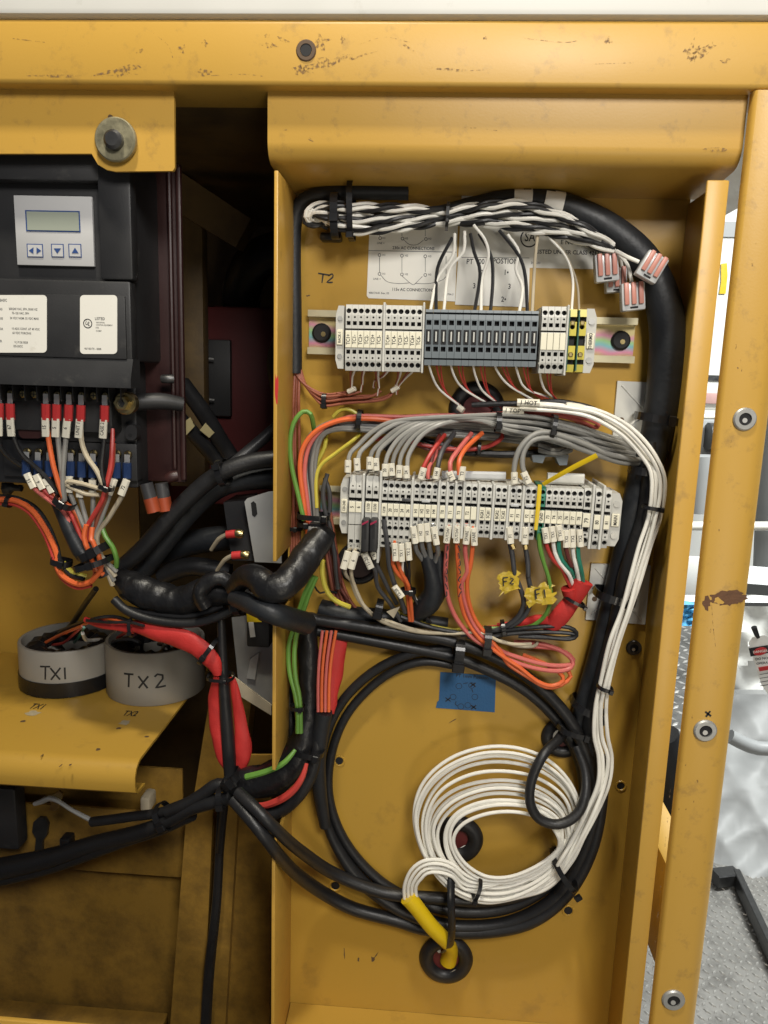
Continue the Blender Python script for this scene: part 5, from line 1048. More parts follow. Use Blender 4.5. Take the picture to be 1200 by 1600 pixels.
drop('thin white wire from sleeve TX 1 below terminal 24', 'wht', 4, 'V: 735,1100,46 745,1330,44 745,1480,38 J: 655,50,30 690,110,26 720,170,20', (627, 850, 628, 877), 9.5, 50, 'TX 1')
drop('black wire from sleeve TX 2 below terminal 26', 'blk', 5, 'V: 810,1080,46 815,1330,44 820,1480,38 J: 660,60,32 690,120,28 745,200,22', (637.5, 848, 639.5, 875), 9.5, 50, 'TX 2')
drop('black wire crossing beside the thin white wire', 'blk', 5, 'V: 770,1330,42 790,1480,36 J: 670,70,30 700,140,28 760,220,22')
HS = [((645.5, 823, 649, 849), 'H1'), ((656.5, 819, 658.5, 846), 'H2'), ((666, 818, 669.5, 846), 'H3'), ((677.5, 823.5, 682.5, 851), 'H4')]
for k, (sl, t_) in enumerate(HS):
    x0, y0, x1, y1 = sl
    o = drop('dark sheathed wire from sleeve %s below the lower row' % t_, 'clear', 7, [(x0 - 2, y0 - 6, 46, 6), (x0, y0, 48, 7), (x1, y1, 48, 7.5), (x1 + 2, y1 + 12, 44, 8), (664 + k * 5, 880, 36, 9), (672 + k * 3, 905, 30, 9)], sl, 10, 51, t_)
wire('sleeve_tube', 'dark heat-shrink sleeve gathering the H1 to H4 wires', M['conduit'], 30, 'H: 735,845,36,22 750,900,36,24 768,970,34,28 775,1030,30,34 755,1080,26,38 720,1110,22,34 690,1140,18,26', 'sleeve', sides=12, lump=.05)
wire('sleeve_tube', 'second dark heat-shrink sleeve beside the H4 wire', M['conduit'], 20, 'H: 790,850,34,20 800,900,34,20 800,980,32,22 795,1040,28,24 770,1090,22,24', 'sleeve', sides=12, lump=.05)
PD = [('salmon wire with black handwriting below terminal T1', 'pink', 7.4, 'X: 235,880,46 222,1000,47 210,1200,46 195,1450,44 J: 828,10,40 842,110,36 880,200,32 945,280,30 1010,325,30 1090,355,29 K: 120,385,28 250,430,28 360,445,28 425,430,26 430,390,24 370,345,22 270,315,20 160,310,18', (701, 822, 697.5, 848), 'OUT/24V'),
      ('orange wire with black handwriting below terminal T3', 'org', 7, 'X: 340,880,46 325,1000,47 335,1250,46 350,1450,44 J: 890,20,42 898,110,38 925,200,34 985,290,32 1060,350,31 1130,400,30 K: 180,425,30 270,495,29 340,515,29 390,490,28 370,450,26 300,410,24 200,370,22', (714.5, 822, 713, 848), 'OUT/24V'),
      ('red salmon wire from the left SPARE sleeve', 'pink', 7, 'X: 440,880,46 435,1000,47 425,1200,46 450,1450,44 J: 905,30,42 915,110,38 950,210,34 1000,280,32 1070,335,30 K: 120,360,28 240,400,28 350,420,27 435,410,24 420,370,22 350,340,20 250,330,18', (730.5, 823, 728, 850), 'SPARE'),
      ('orange wire from the right SPARE sleeve', 'org', 7, 'X: 520,890,46 525,1000,47 510,1200,46 485,1400,44 J: 930,20,42 935,110,38 965,200,34 1015,270,32 1090,360,30 K: 130,410,28 220,470,28 310,520,28 380,510,26 425,470,24 400,430,22', (740, 825, 741.5, 852), 'SPARE')]
for lab, cm, w, s_, sl, t_ in PD: drop(lab, cm, w, s_, sl, 10, 50, t_, sides=9)
for k, (x, ya, yb) in enumerate(((698.5, 852, 935), (717, 852, 935))):
    par = [o for o in bpy.data.objects if o.get('label') == PD[k][0]][0]
    rnd = random.Random(k); strokes([[(x + rnd.uniform(-2, 2) + (y - ya) * (-.03 if k == 0 else .035), y), (x + rnd.uniform(-2.4, 2.4) + (y - ya) * (-.03 if k == 0 else .035), y + 6), (x + rnd.uniform(-2, 2) + (y - ya) * (-.03 if k == 0 else .035), y + 9)] for y in range(ya, yb, 12)], 50.2, 1.8, M['ink'], par, 'pen_marks')
for k, (sl, t_, s_) in enumerate((((796, 824, 798, 849), 'F1', 'X: 945,900,46 950,1110,46 965,1180,46 985,1300,45 1000,1440,44 I: 165,960,42 190,1020,40 K: 205,130,36 175,195,32 110,240,28 40,262,24 J: 900,275,22'), ((821, 824.5, 820, 850), 'F2', 'X: 1135,900,46 1125,1110,46 1140,1200,46 1160,1350,45 1165,1500,44 I: 225,960,42 238,1030,40 K: 235,130,36 205,190,32 150,232,28 90,258,24 J: 930,285,22'))):
    o = drop('dark grey wire from sleeve %s to a yellow tape flag' % t_, 'dgry', 8, s_, sl, 10.5, 50, t_, sides=10)
    sleeve(o, sl[2] + (1 if k else 2), sl[3] + 1, sl[2] + (2 if k else 5), sl[3] + 8, 8, 49, None, 'brass', 1.6, 'ferrule')
def flag(x0, y0, x1, y1, d, seed, label):
    rnd = random.Random(seed); n = 7; V, Fc = [], []
    for j in range(n + 1):
        for i in range(n + 1):
            u, v = i / n, j / n; e_ = (i in (0, n)) or (j in (0, n))
            x = x0 + (x1 - x0) * u + (rnd.uniform(-4, 4) if e_ else 0) + 5 * (v - .5); y = y0 + (y1 - y0) * v + (rnd.uniform(-4, 4) if e_ else 0) - 7 * (u - .5)
            V.append(P(x, y, d + rnd.uniform(-.25, .25) + .7 * math.sin(u * 5 + v * 3)))
    for j in range(n):
        for i in range(n): q0 = j * (n + 1) + i; Fc.append((q0, q0 + 1, q0 + n + 2, q0 + n + 1))
    return mk('tape_flag', (V, Fc), M['ytape'], label=label, cat='tape flag', smooth=False)
fl1 = flag(779, 893, 812, 926, 45, 2, 'yellow tape flag marked F2 on the left dark wire')
strokes([[(786, 903), (787, 916)], [(786, 903), (794, 902)], [(786, 909), (792, 908)], [(797, 903), (802, 905), (797, 912), (803, 912)]], 47, 2, M['ink'], fl1)
fl2 = flag(823, 914, 866, 943, 45, 5, 'yellow tape flag marked F1 on the green earth wire')
strokes([[(836, 922), (838, 936)], [(836, 922), (844, 920)], [(837, 929), (843, 927)], [(850, 921), (852, 934)]], 47, 2.2, M['ink'], fl2)
wire('wire', 'green and yellow earth wire below the GND terminal', M['grn'], 7, 'I: 272,740,46,7 282,830,46,8 300,900,45,6.5 322,970,44,6.5 332,1040,42,6.5 K: 330,120,38,6.5 305,185,34,6.5 250,230,30,6.5 180,245,26,6 80,245,22,6 0,245,20,6')
DT = [('red', 'red', 'Y: 245,1100,48 275,1200,48 340,1320,46 440,1420,44 I: 400,960,40 425,1010,38', (851, 825, 854.5, 848), 'TX1'), ('white', 'wht', 'Y: 330,1090,48 350,1220,48 410,1350,46 510,1470,44 I: 430,985,40 450,1030,38', (862, 823, 865, 846), 'TX1'), ('green', 'tgrn', 'Y: 400,1080,48 400,1180,48 440,1320,46 530,1420,44 I: 440,955,40 455,1020,38', (872.5, 821, 876.5, 844), 'TX1'),
      ('red', 'maroon', 'Y: 480,1160,48 500,1250,48 545,1380,46 I: 440,920,42 460,1000,38', (884.5, 829, 885, 855), 'TX2'), ('white', 'wht', 'Y: 560,1170,48 575,1290,48 610,1430,46 I: 460,960,42 468,1010,38', (894, 827.5, 895, 855), 'TX2'), ('green', 'tgrn', 'Y: 625,1150,48 630,1280,48 660,1420,46 I: 480,960,42 485,1010,38', (905.5, 828, 907.5, 854), 'TX2')]
for cn, cm, s_, sl, t_ in DT: drop('%s wire from marker %s into the red woven sleeve' % (cn, t_), cm, 6.6, s_, sl, 10, 51, t_)
wire('woven_sleeve', 'red woven sleeve frayed where the TX wires enter', M['cloth'], 26, 'I: 485,985,40,32 460,1030,38,30 435,1075,36,25 400,1120,34,31 365,1160,32,30 335,1190,30,26 K: 280,210,26,24 200,225,22,16 80,232,18,8', 'sleeve', sides=18, lump=.08, flat=.6, step=6)
wire('woven_sleeve', 'small red sleeve mouth around the TX1 wires', M['cloth'], 24, 'I: 418,1015,38,26 425,1045,37,24 425,1080,35,20', 'sleeve', sides=12, lump=.08, step=5)
for k, (lab, cm, s_) in enumerate((('black lead folded in a flat loop above the orange loops', 'blk', 'J: 620,190,24 760,240,26 900,268,28 1000,290,28 K: 150,270,30 280,262,32 380,265,32 440,272,32 448,285,32 400,292,32 300,288,30 180,282,28'), ('second black lead folded in the flat loop', 'blk', 'K: 20,262,24 120,255,28 250,240,32 380,235,33 440,252,33 452,280,33 420,296,33 340,290,31 220,275,28'), ('cream lead crossing under the salmon wires', 'cream', 'J: 540,205,24 700,255,24 860,270,28 980,262,32 1050,290,33 K: 90,305,32 160,320,30 240,318,26'), ('olive lead along the black cables', 'ylw', 'J: 600,165,18 700,215,18 850,250,18 980,245,18 1090,245,18'), ('tan lead in the loop above the orange wires', 'tan', 'K: 0,255,22 60,285,26 160,325,28 250,330,26 268,310,22'), ('red lead under the flat black loop', 'red', 'K: 0,242,16 120,235,16 250,225,18 330,215,20'))):
    wire('wire', lab, M[cm], 7 if cm == 'blk' else 5.5, s_)
# yellow wire wrap stick
yt = wire('tie_wrap', 'bright yellow cable tie strapped over the GND terminal with its tail sticking out', M['ysleeve'], 8, 'Y: 215,425,54,7 400,320,62,8 600,210,68,9 845,85,74,9', 'cable tie', sides=6, flat=.4)
mk('strap', tubepx([(843.5, 757, 52, 7), (841, 790, 52.5, 7.5), (837, 828, 52, 6)], 6, flat=.4), M['ysleeve'], parent=yt)
# ---- left harness: taped bundles
TP = [('fat taped arm rising from the hub to the left panel leads', 'tape', 'O: 366,918,56,30 384,900,72,36 402,903,84,42 420,918,90,46 440,916,90,48 460,896,80,48 482,866,66,47 503,838,54,42', .05),
      ('lumpy taped bundle over the toroids', 'tape', 'O: 184,900,10,30 205,915,14,46 240,930,18,48 280,938,20,44 318,928,24,46 345,924,26,42 372,932,28,32 392,942,28,30', .09),
      ('round taped knot over the bundle beside the relay', 'tape', 'O: 322,948,40,22 312,928,42,26 326,908,42,24 348,904,40,22 362,916,38,20', .09)]
for lab, m_, s_, lu in TP: wire('taped_bundle', lab, M[m_], 40, s_, 'cable bundle', sides=18, lump=lu, step=4)
wire('sleeve_tube', 'flat black sleeve crossing the panel edge into the ring cables', M['conduit'], 34, 'O: 368,934,62,28 395,945,84,32 420,955,92,35 445,964,84,36 478,974,52,36', 'sleeve', sides=14)
LB = [('smooth black cable curving beneath the taped bundle', 'blk', 14, 'O: 178,936,24 200,955,26 244,970,28 300,974,30 345,962,32 372,946,32 388,930,30'), ('second black cable curving beneath the taped bundle', 'blk', 11, 'O: 190,950,20 244,960,22 300,962,24 350,946,26'),
      ('thick black cable slanting from the tie down to the taped bundle', 'blk', 27, 'O: 180,896,-5 222,858,-5 268,806,-5 315,760,-5 349,737,-4 390,722,-8 440,716,-12'), ('fat black cable passing behind the slanting one to the panel edge', 'conduit', 34, 'O: 215,900,-30 262,840,-30 305,790,-30 345,760,-28 385,750,-28 440,746,-28'), ('dull black hose behind the relay', 'conduit', 40, 'O: 230,880,-70 290,850,-70 360,840,-70 420,838,-70'), ('black hose low behind the bundle', 'blk', 30, 'O: 250,900,-50 300,885,-50 360,895,-50'),
      ('black cable hanging between the red sleeves', 'blk', 17, 'O: 345,940,20,14 346,985,22,14 349,1055,22,16 354,1125,22,20 358,1180,22,21 360,1222,24,18'),
      ('thin dark cable from the controller toward the toroid wires', 'blk', 9, 'C: 400,240,-10 350,310,-40 290,400,-120 250,440,-150')]
for lab, m_, w, s_ in LB: wire('cable', lab, M[m_], w, s_, 'cable', sides=12)
for lab, w, s_ in (('red woven sleeve lying over the toroid TX2', 30, 'C: 560,395,20,20 620,410,24,28 700,430,26,32 790,460,28,33 850,505,28,32 895,560,28,24 905,600,28,13'), ('red woven sleeve hanging left of the black cable', 20, 'C: 902,605,26,9 893,680,20,17 897,780,18,22 915,880,18,23 940,960,20,20 962,1000,22,10'), ('red woven sleeve hanging right of the black cable', 22, 'C: 968,610,16,9 985,690,14,16 1000,780,14,19 1010,880,16,27 1008,950,18,26 990,1000,20,13'), ('red woven sleeve end over the first toroid', 12, 'C: 352,368,10,9 420,385,14,14 500,400,16,13 575,410,18,16')):
    wire('woven_sleeve', lab, M['cloth'], w, s_, 'sleeve', sides=18, lump=.085, flat=.55, step=6)
for lab, cm, w, s_ in (('orange lead rising from toroid TX1', 'org', 5, 'C: 190,480,-60 255,430,-40 340,395,-5 400,365,10 470,365,14 540,385,18'), ('red lead curling into toroid TX1', 'red', 4.5, 'C: 215,490,-70 265,465,-50 300,435,-30 345,395,0'), ('black lead curving into toroid TX1', 'blk', 5, 'C: 110,520,-80 170,490,-80 250,490,-70 270,530,-80'), ('white lead curling out of toroid TX1', 'wht', 6, 'C: 345,425,-20 360,455,-40 400,468,-60 430,468,-80'), ('green lead in toroid TX1', 'tgrn', 4.5, 'C: 350,400,5 335,430,-25 310,480,-70'), ('black lead crossing above toroid TX1', 'blk', 5, 'C: 205,485,-60 265,412,-40 370,370,8 470,355,16 560,380,20'), ('black lead hugging the rim of toroid TX1', 'blk', 6, 'C: 150,500,-100 190,455,-100 300,400,-40 365,378,0'),
                       ('grey lead looping in toroid TX2', 'dgry', 6, 'C: 545,560,-60 580,520,-50 590,475,-35 550,450,-30 490,455,-40 460,490,-60 460,530,-80'), ('black lead looping in toroid TX2', 'dgry', 6, 'C: 695,555,-60 712,510,-50 700,480,-40 660,470,-50'), ('cream lead end in toroid TX2', 'cream', 6, 'C: 712,525,-50 690,510,-48 678,490,-44 690,468,-40'), ('red lead entering toroid TX2 from the red sleeve', 'red', 5, 'C: 490,445,-50 520,425,-30 560,420,0 600,425,18'), ('black lead along the red sleeve', 'blk', 5, 'C: 360,372,18 460,380,24 540,380,28 600,395,34')):
    wire('wire', lab, M[cm], w, [(x, y - (6 if d < -55 else 0), d - 60 if d < -20 else d, w_) for x, y, d, w_ in q(s_, w)])
# lower hub and its branches
wire('taped_bundle', 'taped hub bundle curving from the shelf corner up into the panel', M['tape'], 46, 'O: 362,1228,26,30 385,1222,30,44 415,1220,32,52 445,1202,32,52 468,1172,30,46 478,1135,26,36 482,1080,22,32 482,1020,20,32 478,960,18,30', 'cable bundle', sides=18, lump=.06, step=5)
LB = [('black outer cable of the hub arc below the red strip', 'blk', 22, 'O: 362,1246,34 385,1262,34 412,1272,34 442,1264,34 468,1240,34 486,1208,32 494,1172,30 498,1130,26'), ('black sleeve under the red sleeve at the ring', 'conduit', 27, 'O: 506,1112,30,28 500,1150,28,26 497,1190,26,24 500,1240,20,22 508,1290,14,18'), ('black cable left of the green leads', 'blk', 13, 'O: 452,960,10 448,1010,12 450,1070,14 455,1130,16 456,1180,20'),
      ('black cable from the hub up to the shelf corner', 'blk', 20, 'O: 366,1232,30 340,1226,30 318,1240,28 292,1256,26 262,1268,20'), ('shiny black cable from the hub going left under the shelf', 'blk', 21, 'O: 362,1246,34 330,1254,32 300,1263,28 268,1280,20 220,1300,10,24 150,1318,-10,26 80,1340,-25,30 0,1358,-40,34 -80,1372,-50,36'), ('second black cable going left below the shiny one', 'blk', 22, 'O: 300,1272,20 250,1294,10 190,1314,-2 120,1340,-20 50,1362,-35 -60,1385,-50'), ('black upper cable going left to the bare lug', 'blk', 15, 'O: 330,1240,26 290,1256,22 248,1270,16 205,1276,6 170,1281,0 144,1284,-6'),
      ('thin black cable dropping down the channel from the hub', 'blk', 11, 'O: 352,1250,10,12 348,1285,0 344,1330,-20')]
for lab, m_, w, s_ in LB: wire('cable', lab, M[m_], w, s_, 'cable', sides=12)
wire('braid', 'bare braided metal wire with lug under the shelf', M['zinc'], 8, 'O: 148,1284,-6,8 128,1274,-8,7 108,1263,-10,6.5 92,1252,-12,7 78,1247,-14,9 66,1252,-16,9 54,1256,-18,7', 'wire')
mk('brass_clip', pxprism([(72, 1244), (84, 1241), (92, 1236), (98, 1240), (96, 1250), (90, 1252), (92, 1262), (86, 1267), (76, 1266), (80, 1256)], -14, 2), M['brass'], label='yellow metal clip beside the bare braided wire', cat='clip')
mk('key_shape', pxprism([(52, 1285), (60, 1278), (70, 1279), (75, 1288), (73, 1305), (66, 1315), (66, 1330), (54, 1330), (56, 1310), (50, 1300)], -72, 4), M['steel'], label='dark keyhole latch on the lower strip plate', cat='latch')
mk('small_block', bpx(92, 1312, 108, 1330, -20, 14, 2), M['tie'], label='small black tie head sticking up from the lower left cables', cat='tie head')
mk('fender_block', bpx(-90, 1230, 26, 1325, -45, 20, 3), M['plast'], label='black block under the left end of the shelf', cat='block')
for lab, cm, w, s_ in (('green lead lying over the taped hub', 'grn', 9, 'R: 290,1140,58,10 450,1098,60,9.5 580,1042,60,9 650,980,58,8 700,915,54,6'), ('red lead lying along the hub arc', 'red', 12, 'R: 395,1375,52,8 470,1372,54,11 600,1318,56,12 700,1235,56,11 765,1130,54,9 795,1030,48,6'), ('green lead beside the taped trunk', 'grn', 7.5, 'Q: 960,840,44 880,1000,42 830,1150,40 O: 458,985,36 451,1010,36 452,1047,36 461,1084,40 465,1110,42 465,1145,42'), ('yellow-green lead beside the taped trunk', 'grn', 7.5, 'Q: 985,850,44 920,1000,42 870,1150,40 O: 465,985,38 460,1020,38 462,1060,40 468,1092,42 470,1145,42'), ('yellow lead curving under the taped arm', 'ylw', 8, 'Q: 1045,690,36 1040,800,36 1070,950,34 1130,1040,32 1200,1090,30 1300,1130,26'), ('grey lead beside the taped arm', 'dgry', 7, 'Q: 1130,480,22 1160,650,20 1170,800,18 1190,960,16'), ('brown lead beside the taped arm', 'maroon', 6, 'Q: 1060,330,20 1120,500,20 1190,700,18 1210,900,16'), ('dark red lead below the left tie', 'maroon', 6, 'H: 255,690,18 290,790,16 310,900,16 330,1000,14 370,1070,12'), ('black lead below the left tie', 'dgry', 7, 'H: 275,480,16 255,560,18 262,650,18 290,740,16 300,860,14'), ('second black lead below the left tie', 'dgry', 7, 'H: 262,500,14 285,570,14 285,660,14 270,700,14'), ('thin blue-black lead near the taped arm', 'blk', 3, 'H: 215,1010,16 240,1040,14 280,1030,12 320,1040,12')):
    wire('wire', lab, M[cm], w, s_)
for k in range(5): wire('wire', 'red-brown lead descending behind the taped arm, %s' % ('one', 'two', 'three', 'four', 'five')[k], M['maroon'] if k % 2 else M['brn'], 5.5, [(500 + k * 4, 800, 10 + k, 5.5), (508 + k * 4, 850, 10 + k, 5.5), (516 + k * 4, 900, 10, 5.5), (524 + k * 6, 940, 8, 5.5), (540 + k * 8, 966, 6, 5)])
wire('woven_sleeve', 'red woven sleeve beside the trunk under the ring cables', M['cloth'], 30, 'O: 530,985,10,28 524,1020,12,32 518,1055,14,34 512,1090,18,32 509,1114,22,27', 'sleeve', sides=18, lump=.08, flat=.6, step=6)
for k in range(4): wire('wire', 'salmon wire on the red woven sleeve, %s from the trunk' % ('first', 'second', 'third', 'fourth')[k], M['pink'] if k % 2 == 0 else M['org'], 6, [(504 + k * 7, 985, 24, 5), (499 + k * 6.2, 1030, 30, 5), (497 + k * 5.8, 1070, 34, 5), (497 + k * 5.6, 1112, 36, 5)])
wire('taped_bundle', 'black taped patch over the lead crossing by the trunk', M['tape'], 34, 'H: 190,760,28,40 230,770,28,40 280,800,24,34', 'cable bundle', sides=14, lump=.06, step=4)
wire('cable', 'dark bundle of leads below the lower row at left', M['conduit'], 26, 'O: 500,950,4,30 540,962,6,34 590,965,8,30 640,968,8,24 700,975,10,20', 'cable', sides=12)
mk('grey_flag', pxprism([(604, 956), (625, 948), (615, 966)], 34, 1.5), M['tan'], label='small grey tape corner on the leads above the ring cables', cat='tape')
# ---- controller wires
def spade(x, y, cm, d=44, h=26):
    return x, y
SP = [(-1, 'black', 'blk', 'B: 0,600,46 -4,690,44 20,740,40 60,775,34 110,805,28', 'CABLE', 0), (15.7, 'black', 'blk', 'B: 44,600,46 60,680,45 95,750,42 150,800,40 200,850,40 245,915,38', '67', 3), (71.5, 'orange', 'org', 'B: 192,600,46 204,690,46 222,790,46 248,880,44 268,935,42', '15', 1), (88.5, 'first grey', 'gry', 'B: 236,600,46 243,690,45 255,800,44 264,880,42 270,935,40', '5', -1), (107.5, 'second grey', 'gry', 'B: 283,600,46 274,690,45 264,800,45 262,880,44 268,940,42', '6', -4), (126.5, 'cream', 'cream', 'B: 336,600,46 340,690,46 362,755,46 400,810,46 420,850,46 428,885,44', 'UNIT 1', -3), (163.5, 'black', 'blk', 'B: 438,600,46 434,690,46 424,790,46 430,850,46 444,890,44', 'CASE 2', -2)]
for k, (x, cn, cm, s_, t_, dx) in enumerate(SP):
    y0 = 614 + k * .6
    o = wire('wire', '%s wire from the red spade marked %s on the controller' % (cn, t_), M[cm], 8 if cm != 'blk' else 7, s_)
    sleeve(o, x, y0, x, y0 + 18, 9, 41.5, None, 'alu', .5, 'spade_tongue')
    sleeve(o, x, y0 + 16, x + dx * .2, y0 + 41, 13, 46, None, 'redsp', 3, 'insulator')
    sleeve(o, x + dx * .3 - 1, y0 + 38, x + dx - 1, y0 + 67, 12, 47, t_)
wire('wire', 'cream wire loop across the controller wires', M['cream'], 7, 'B: 440,895,44 400,885,44 340,868,44 285,858,44 275,872,42 310,890,42 360,912,42 415,915,42')
wire('wire', 'black wire loop under the cream loop', M['blk'], 6, 'B: 445,890,42 400,890,42 340,885,42 280,880,42')
wire('wire', 'red and white wire dropping beside the black spade wire', M['red'], 8, 'B: 470,640,36,6 468,720,40,8 462,800,42,9 442,880,44,8 425,940,44,8 385,1010,42,8 365,1050,40,8 372,1110,38,8')
wire('wire', 'brown wire beside the red one at the controller', M['brn'], 7, 'B: 474,700,38 470,790,40 448,870,42 440,930,40 410,1000,38 395,1070,36')
LS = [(41, -9, 'pink', (125, 855)), (59, -6, 'red', (163, 860)), (77, -3, 'org', (203, 875)), (110, 0, 'gry', (288, 870)), (127.5, 0, 'gry', (332, 890)), (145, 0, 'gry', (385, 885)), (182, -4, 'gry', (465, 880)), (198.5, -7, 'tan', (517, 883))]
for k, (x, dx, cm, (lx, lyy)) in enumerate(LS):
    y0 = 706 + k * .6; lx, lyy = lx / 2.6667, 430 + lyy / 2.6667
    ex, ey = (100 + k * 9, 800) if k < 3 else (128 + k * 3.4, 840)
    left = k < 3
    sx_ = lx + (8 if left else -3 if k > 5 else 1)
    o = wire('wire', '%s wire from the blue spade on the lower controller row, %s of eight' % ({'pink': 'salmon', 'red': 'red', 'org': 'orange', 'gry': 'grey', 'tan': 'tan'}[cm], ('first', 'second', 'third', 'fourth', 'fifth', 'sixth', 'seventh', 'last')[k]), M[cm], 7.5, [(x, y0 + 34, 34, 6), (lx, lyy, 36, 7), (sx_, lyy + 13, 36, 7.5), ((sx_ + ex) / 2, (lyy + 13 + ey) / 2, 36, 7.5), (ex, ey, 36, 7.5), (ex + 12 if not left else ex + 20, ey + 45, 34, 7.5)])
    sleeve(o, x, y0, x, y0 + 16, 9, 29.5, None, 'alu', .5, 'spade_tongue')
    sleeve(o, x, y0 + 13, x, y0 + 37, 13, 33, None, 'bluesp', 3, 'insulator')
    ux, uy = (.45, .9) if left else (-.35, .94) if k > 5 else (0, 1)
    sleeve(o, lx - ux * 12, lyy - uy * 12, lx + ux * 13, lyy + uy * 13, 11.5, 39, ('15', '6', '7', '', '', '', '71', '72')[k] or None)
for lab, cm, w, s_ in (('orange lead arching left out of the harness', 'org', 9, 'B: -20,935,6 60,938,10 130,975,14 185,1050,18 225,1130,22 240,1180,24 C: 235,140,28 265,190,30 330,222,32 385,205,34 400,170,34 385,140,32'), ('red lead arching beside the orange one', 'red', 7, 'B: -20,950,2 60,955,8 125,992,12 180,1070,16 215,1150,20 C: 228,130,24 258,195,26 320,236,28 380,225,30'), ('black lead arching beside the orange one', 'blk', 7, 'B: -20,920,2 70,928,8 150,970,10 205,1050,14 240,1140,20 C: 250,120,26 290,180,28 350,200,30'), ('yellow lead tucked in the orange loop', 'ylw', 9, 'C: 262,130,26 290,165,26 330,183,26 360,190,24'), ('light green lead right of the harness tie', 'grn', 8, 'B: 433,960,30 426,1040,34 440,1090,36 468,1130,36 485,1180,34 484,1215,30'),
                       ('orange lead inside the harness tie', 'org', 8, 'B: 360,1040,44 350,1090,44 365,1140,44 C: 375,90,42 395,150,40 430,180,36'), ('second orange lead inside the harness tie', 'org', 8, 'B: 385,1050,44 380,1100,46 C: 385,40,46 410,100,44 420,160,40 380,210,36')):
    wire('wire', lab, M[cm], w, s_)
for k in range(4): wire('wire', 'grey lead leaving the harness tie toward the taped bundle, %s' % ('uppermost', 'second', 'third', 'lowest')[k], M['cream'] if k % 2 else M['gry'], 8, [(150 + k * 2, 858 + k * 4, 34 - k, 8), (164 + k, 876 + k * 5, 34 - k, 8), (182 - k * 2, 893 + k * 7, 30 - k, 8)])
wire('sleeve_tube', 'black sleeve of the controller harness slanting down to its tie', M['conduit'], 22, 'B: 235,935,30,20 265,1000,32,22 300,1080,34,24 345,1160,34,26 C: 390,110,32,26 440,180,28,24', 'sleeve', sides=12)
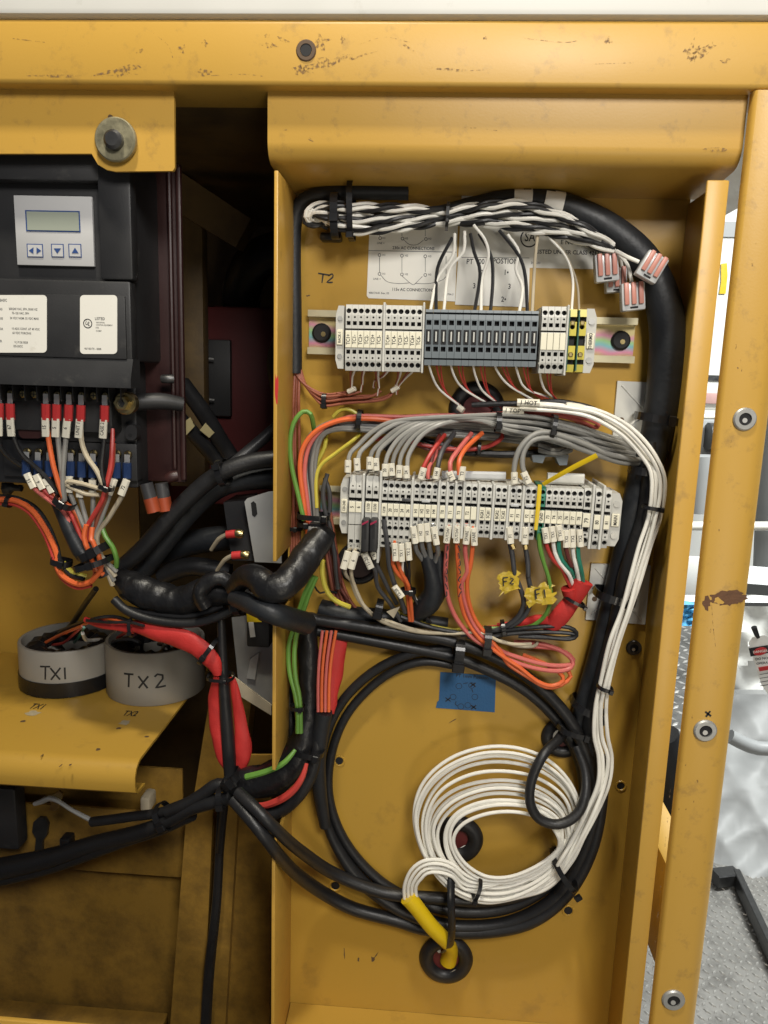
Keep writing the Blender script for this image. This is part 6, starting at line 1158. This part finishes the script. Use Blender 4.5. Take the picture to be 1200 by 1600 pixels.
# ---- cable ties
TI = [('black cable tie round the left end of the twisted bundle', 524, 338, 88, 66, 12, 28, 22, .2), ('second black cable tie on the twisted bundle beside the conduit', 549, 330, 88, 86, 9, 24, 30, .95), ('black cable tie round the twisted bundle above the diagram sticker', 699, 338, 92, 38, 5, 26, 26, .6), ('small black tie on the red-brown leads below the upper rail', 507, 627, 90, 22, 7, 16, 10, .6),
      ('black tie on the orange and grey arch at left', 562, 656, 94, 30, 7, 24, 18, .2), ('black tie on the grey bundle below the grommet', 778, 660, 92, 30, 8, 32, 22, .3), ('black tie on the grey bundle above terminal 73', 862, 668, 100, 40, 7, 34, 26, .3), ('black tie in the loop below the grey bundle', 748, 702, 95, 20, 5, 14, 10, .4),
      ('black tie across the leads above the taped arm', 490, 806, 2, 50, 8, 26, 22, .8), ('second black tie across the leads just above the taped arm', 488, 818, 0, 44, 7, 24, 22, -.3), ('small black tie on the red-brown leads beside the taped arm', 461, 825, 0, 22, 6, 16, 12, .2),
      ('black tie round the thick conduit beside the square mount', 1025, 654, 8, 62, 12, 18, 34, .45), ('black tie on the black cable at the end of the lower row', 1007, 735, 4, 46, 12, 26, 26, .3), ('black tie round the white cables beside the MAIN bracket', 1019, 793, 6, 30, 6, 40, 14, .7), ('black tie holding the paired cables to the lower square mount', 960, 931, 12, 62, 12, 20, 34, .45), ('thin black tie where the white cables narrow', 945, 1074, 14, 22, 6, 40, 14, .6), ('black tie round the paired cables below the narrow white part', 918, 1104, 22, 52, 11, 16, 32, .7), ('black tie crossing cables over the side grommet', 902, 1140, 12, 62, 8, 16, 28, .3),
      ('small black tie round the lower left of the white coil', 745, 1384, 108, 30, 6, 30, 26, .8), ('black tie round the lower right of the white coil', 881, 1358, 52, 60, 8, 24, 40, .9), ('heavy black tie round the two ring cables above the blue note', 717, 1018, 94, 46, 14, 18, 30, .7), ('black tie round the salmon wires above the orange loops', 761, 1000, 92, 40, 11, 28, 22, .6), ('black tie on the dark wires above the flat loop', 786, 981, 80, 22, 6, 28, 14, .3), ('black tie round the mouth of the red woven sleeve', 897, 938, 26, 34, 5, 36, 18, .9),
      ('small black tie on the orange wires below TX sleeves', 638, 923, 0, 22, 7, 38, 12, .4), ('black tie on the tan wires above the ring cables', 592, 952, 100, 30, 11, 28, 16, .3), ('small black tie on the green leads beside the trunk', 465, 1105, 0, 22, 6, 40, 10, .5), ('black tie round the trunk below the taped arm', 482, 1167, 10, 52, 9, 28, 34, .6), ('black tie at the hub where the red sleeves end', 362, 1216, -40, 30, 12, 34, 24, .4), ('black tie on the cables going left from the hub', 348, 1242, 80, 30, 9, 34, 26, .5), ('black tie on the cables under the shelf corner', 256, 1276, 60, 40, 10, 16, 26, .3),
      ('black tie round the red sleeve over toroid TX2', 208, 979, 85, 28, 5, 24, 18, .4), ('black tie round the red sleeve at its bend', 325, 1018, 125, 44, 7, 28, 20, .2), ('thin black tie where the red sleeves part', 345, 1057, 0, 40, 5, 24, 20, .6), ('black tie at the upper harness crossing of the controller wires', 101, 785, 30, 30, 10, 42, 18, .2), ('black tie round the red wire beside the cream loop', 166, 761, 20, 20, 7, 46, 12, .5), ('black tie round the harness above the taped bundle', 148, 862, -30, 46, 12, 36, 26, .3), ('black tie low on the controller harness', 146, 880, -18, 56, 9, 38, 28, .2), ('small black tie on the orange arching leads', 96, 878, 10, 30, 9, 24, 14, .4), ('black tie at the left end of the orange arch', 14, 784, 100, 16, 6, 10, 10, .4), ('shiny black tie on the slanting cables beside the red casting', 349, 738, 75, 40, 9, 0, 34, -.6),
      ('black tie round the taped knot beside the relay', 374, 925, 85, 66, 10, 36, 40, .4)]
for lab, x, y, an, ln, w, d, dep, hd in TI: tie(lab, x, y, an, ln, w, d, dep, hd)
mk('tie_mount', bpx(499, 362, 533, 376, 12, 11, 2), M['tie'], label='black tie base under the left end of the twisted bundle', cat='tie mount')
# ---- lever connectors
def lever(px, py, ang, lab, d=34, sz=1.0):
    c, t = PT(px, py, d); a_ = math.radians(ang); s = t * sz
    e = empty('lever_connector', c, lab, 'connector', 'lever wire connectors', ry=a_)
    def B(x0, x1, z0, z1, y0, y1, m_, n, bev=.0006): mk(n, box(x0 * s, x1 * s, y0 / 1000, y1 / 1000, z0 * s, z1 * s, bev), M[m_], parent=e, local=True)
    B(-18, 18, -22, 20, -4, 5, 'wago', 'body', .0012)
    for k in (-1, 0, 1): B(k * 11 - 3.6, k * 11 + 3.6, -13, 20.5, -6, -3.9, 'lever', 'lever')
    B(-6, 6, -19, -16, -4.5, -3.95, 'hole', 'test_slot', .0001)
    return e
lever(988, 463, -7, 'grey lever connector with three orange levers hanging lowest by the conduit'); lever(1018, 417, 27, 'tilted grey lever connector lying on the thick conduit', 46, .98); lever(947, 418, -8, 'grey lever connector with orange levers nearest the approval sticker', 32); lever(962, 437, -5, 'grey lever connector half hidden behind the one by the sticker', 20, .9)
for lab, s_ in (('white wire into the tilted lever connector', 'G: 640,428,38,7 690,455,44,7 745,478,46,6.5'), ('white wire into the lowest lever connector', 'G: 650,440,32,6 690,490,34,6 712,575,34,6'), ('white wire into the lever connectors by the sticker', 'G: 630,420,32,5 655,455,28,5 665,500,24,5')): wire('wire', lab, M['wht'], 6, s_)
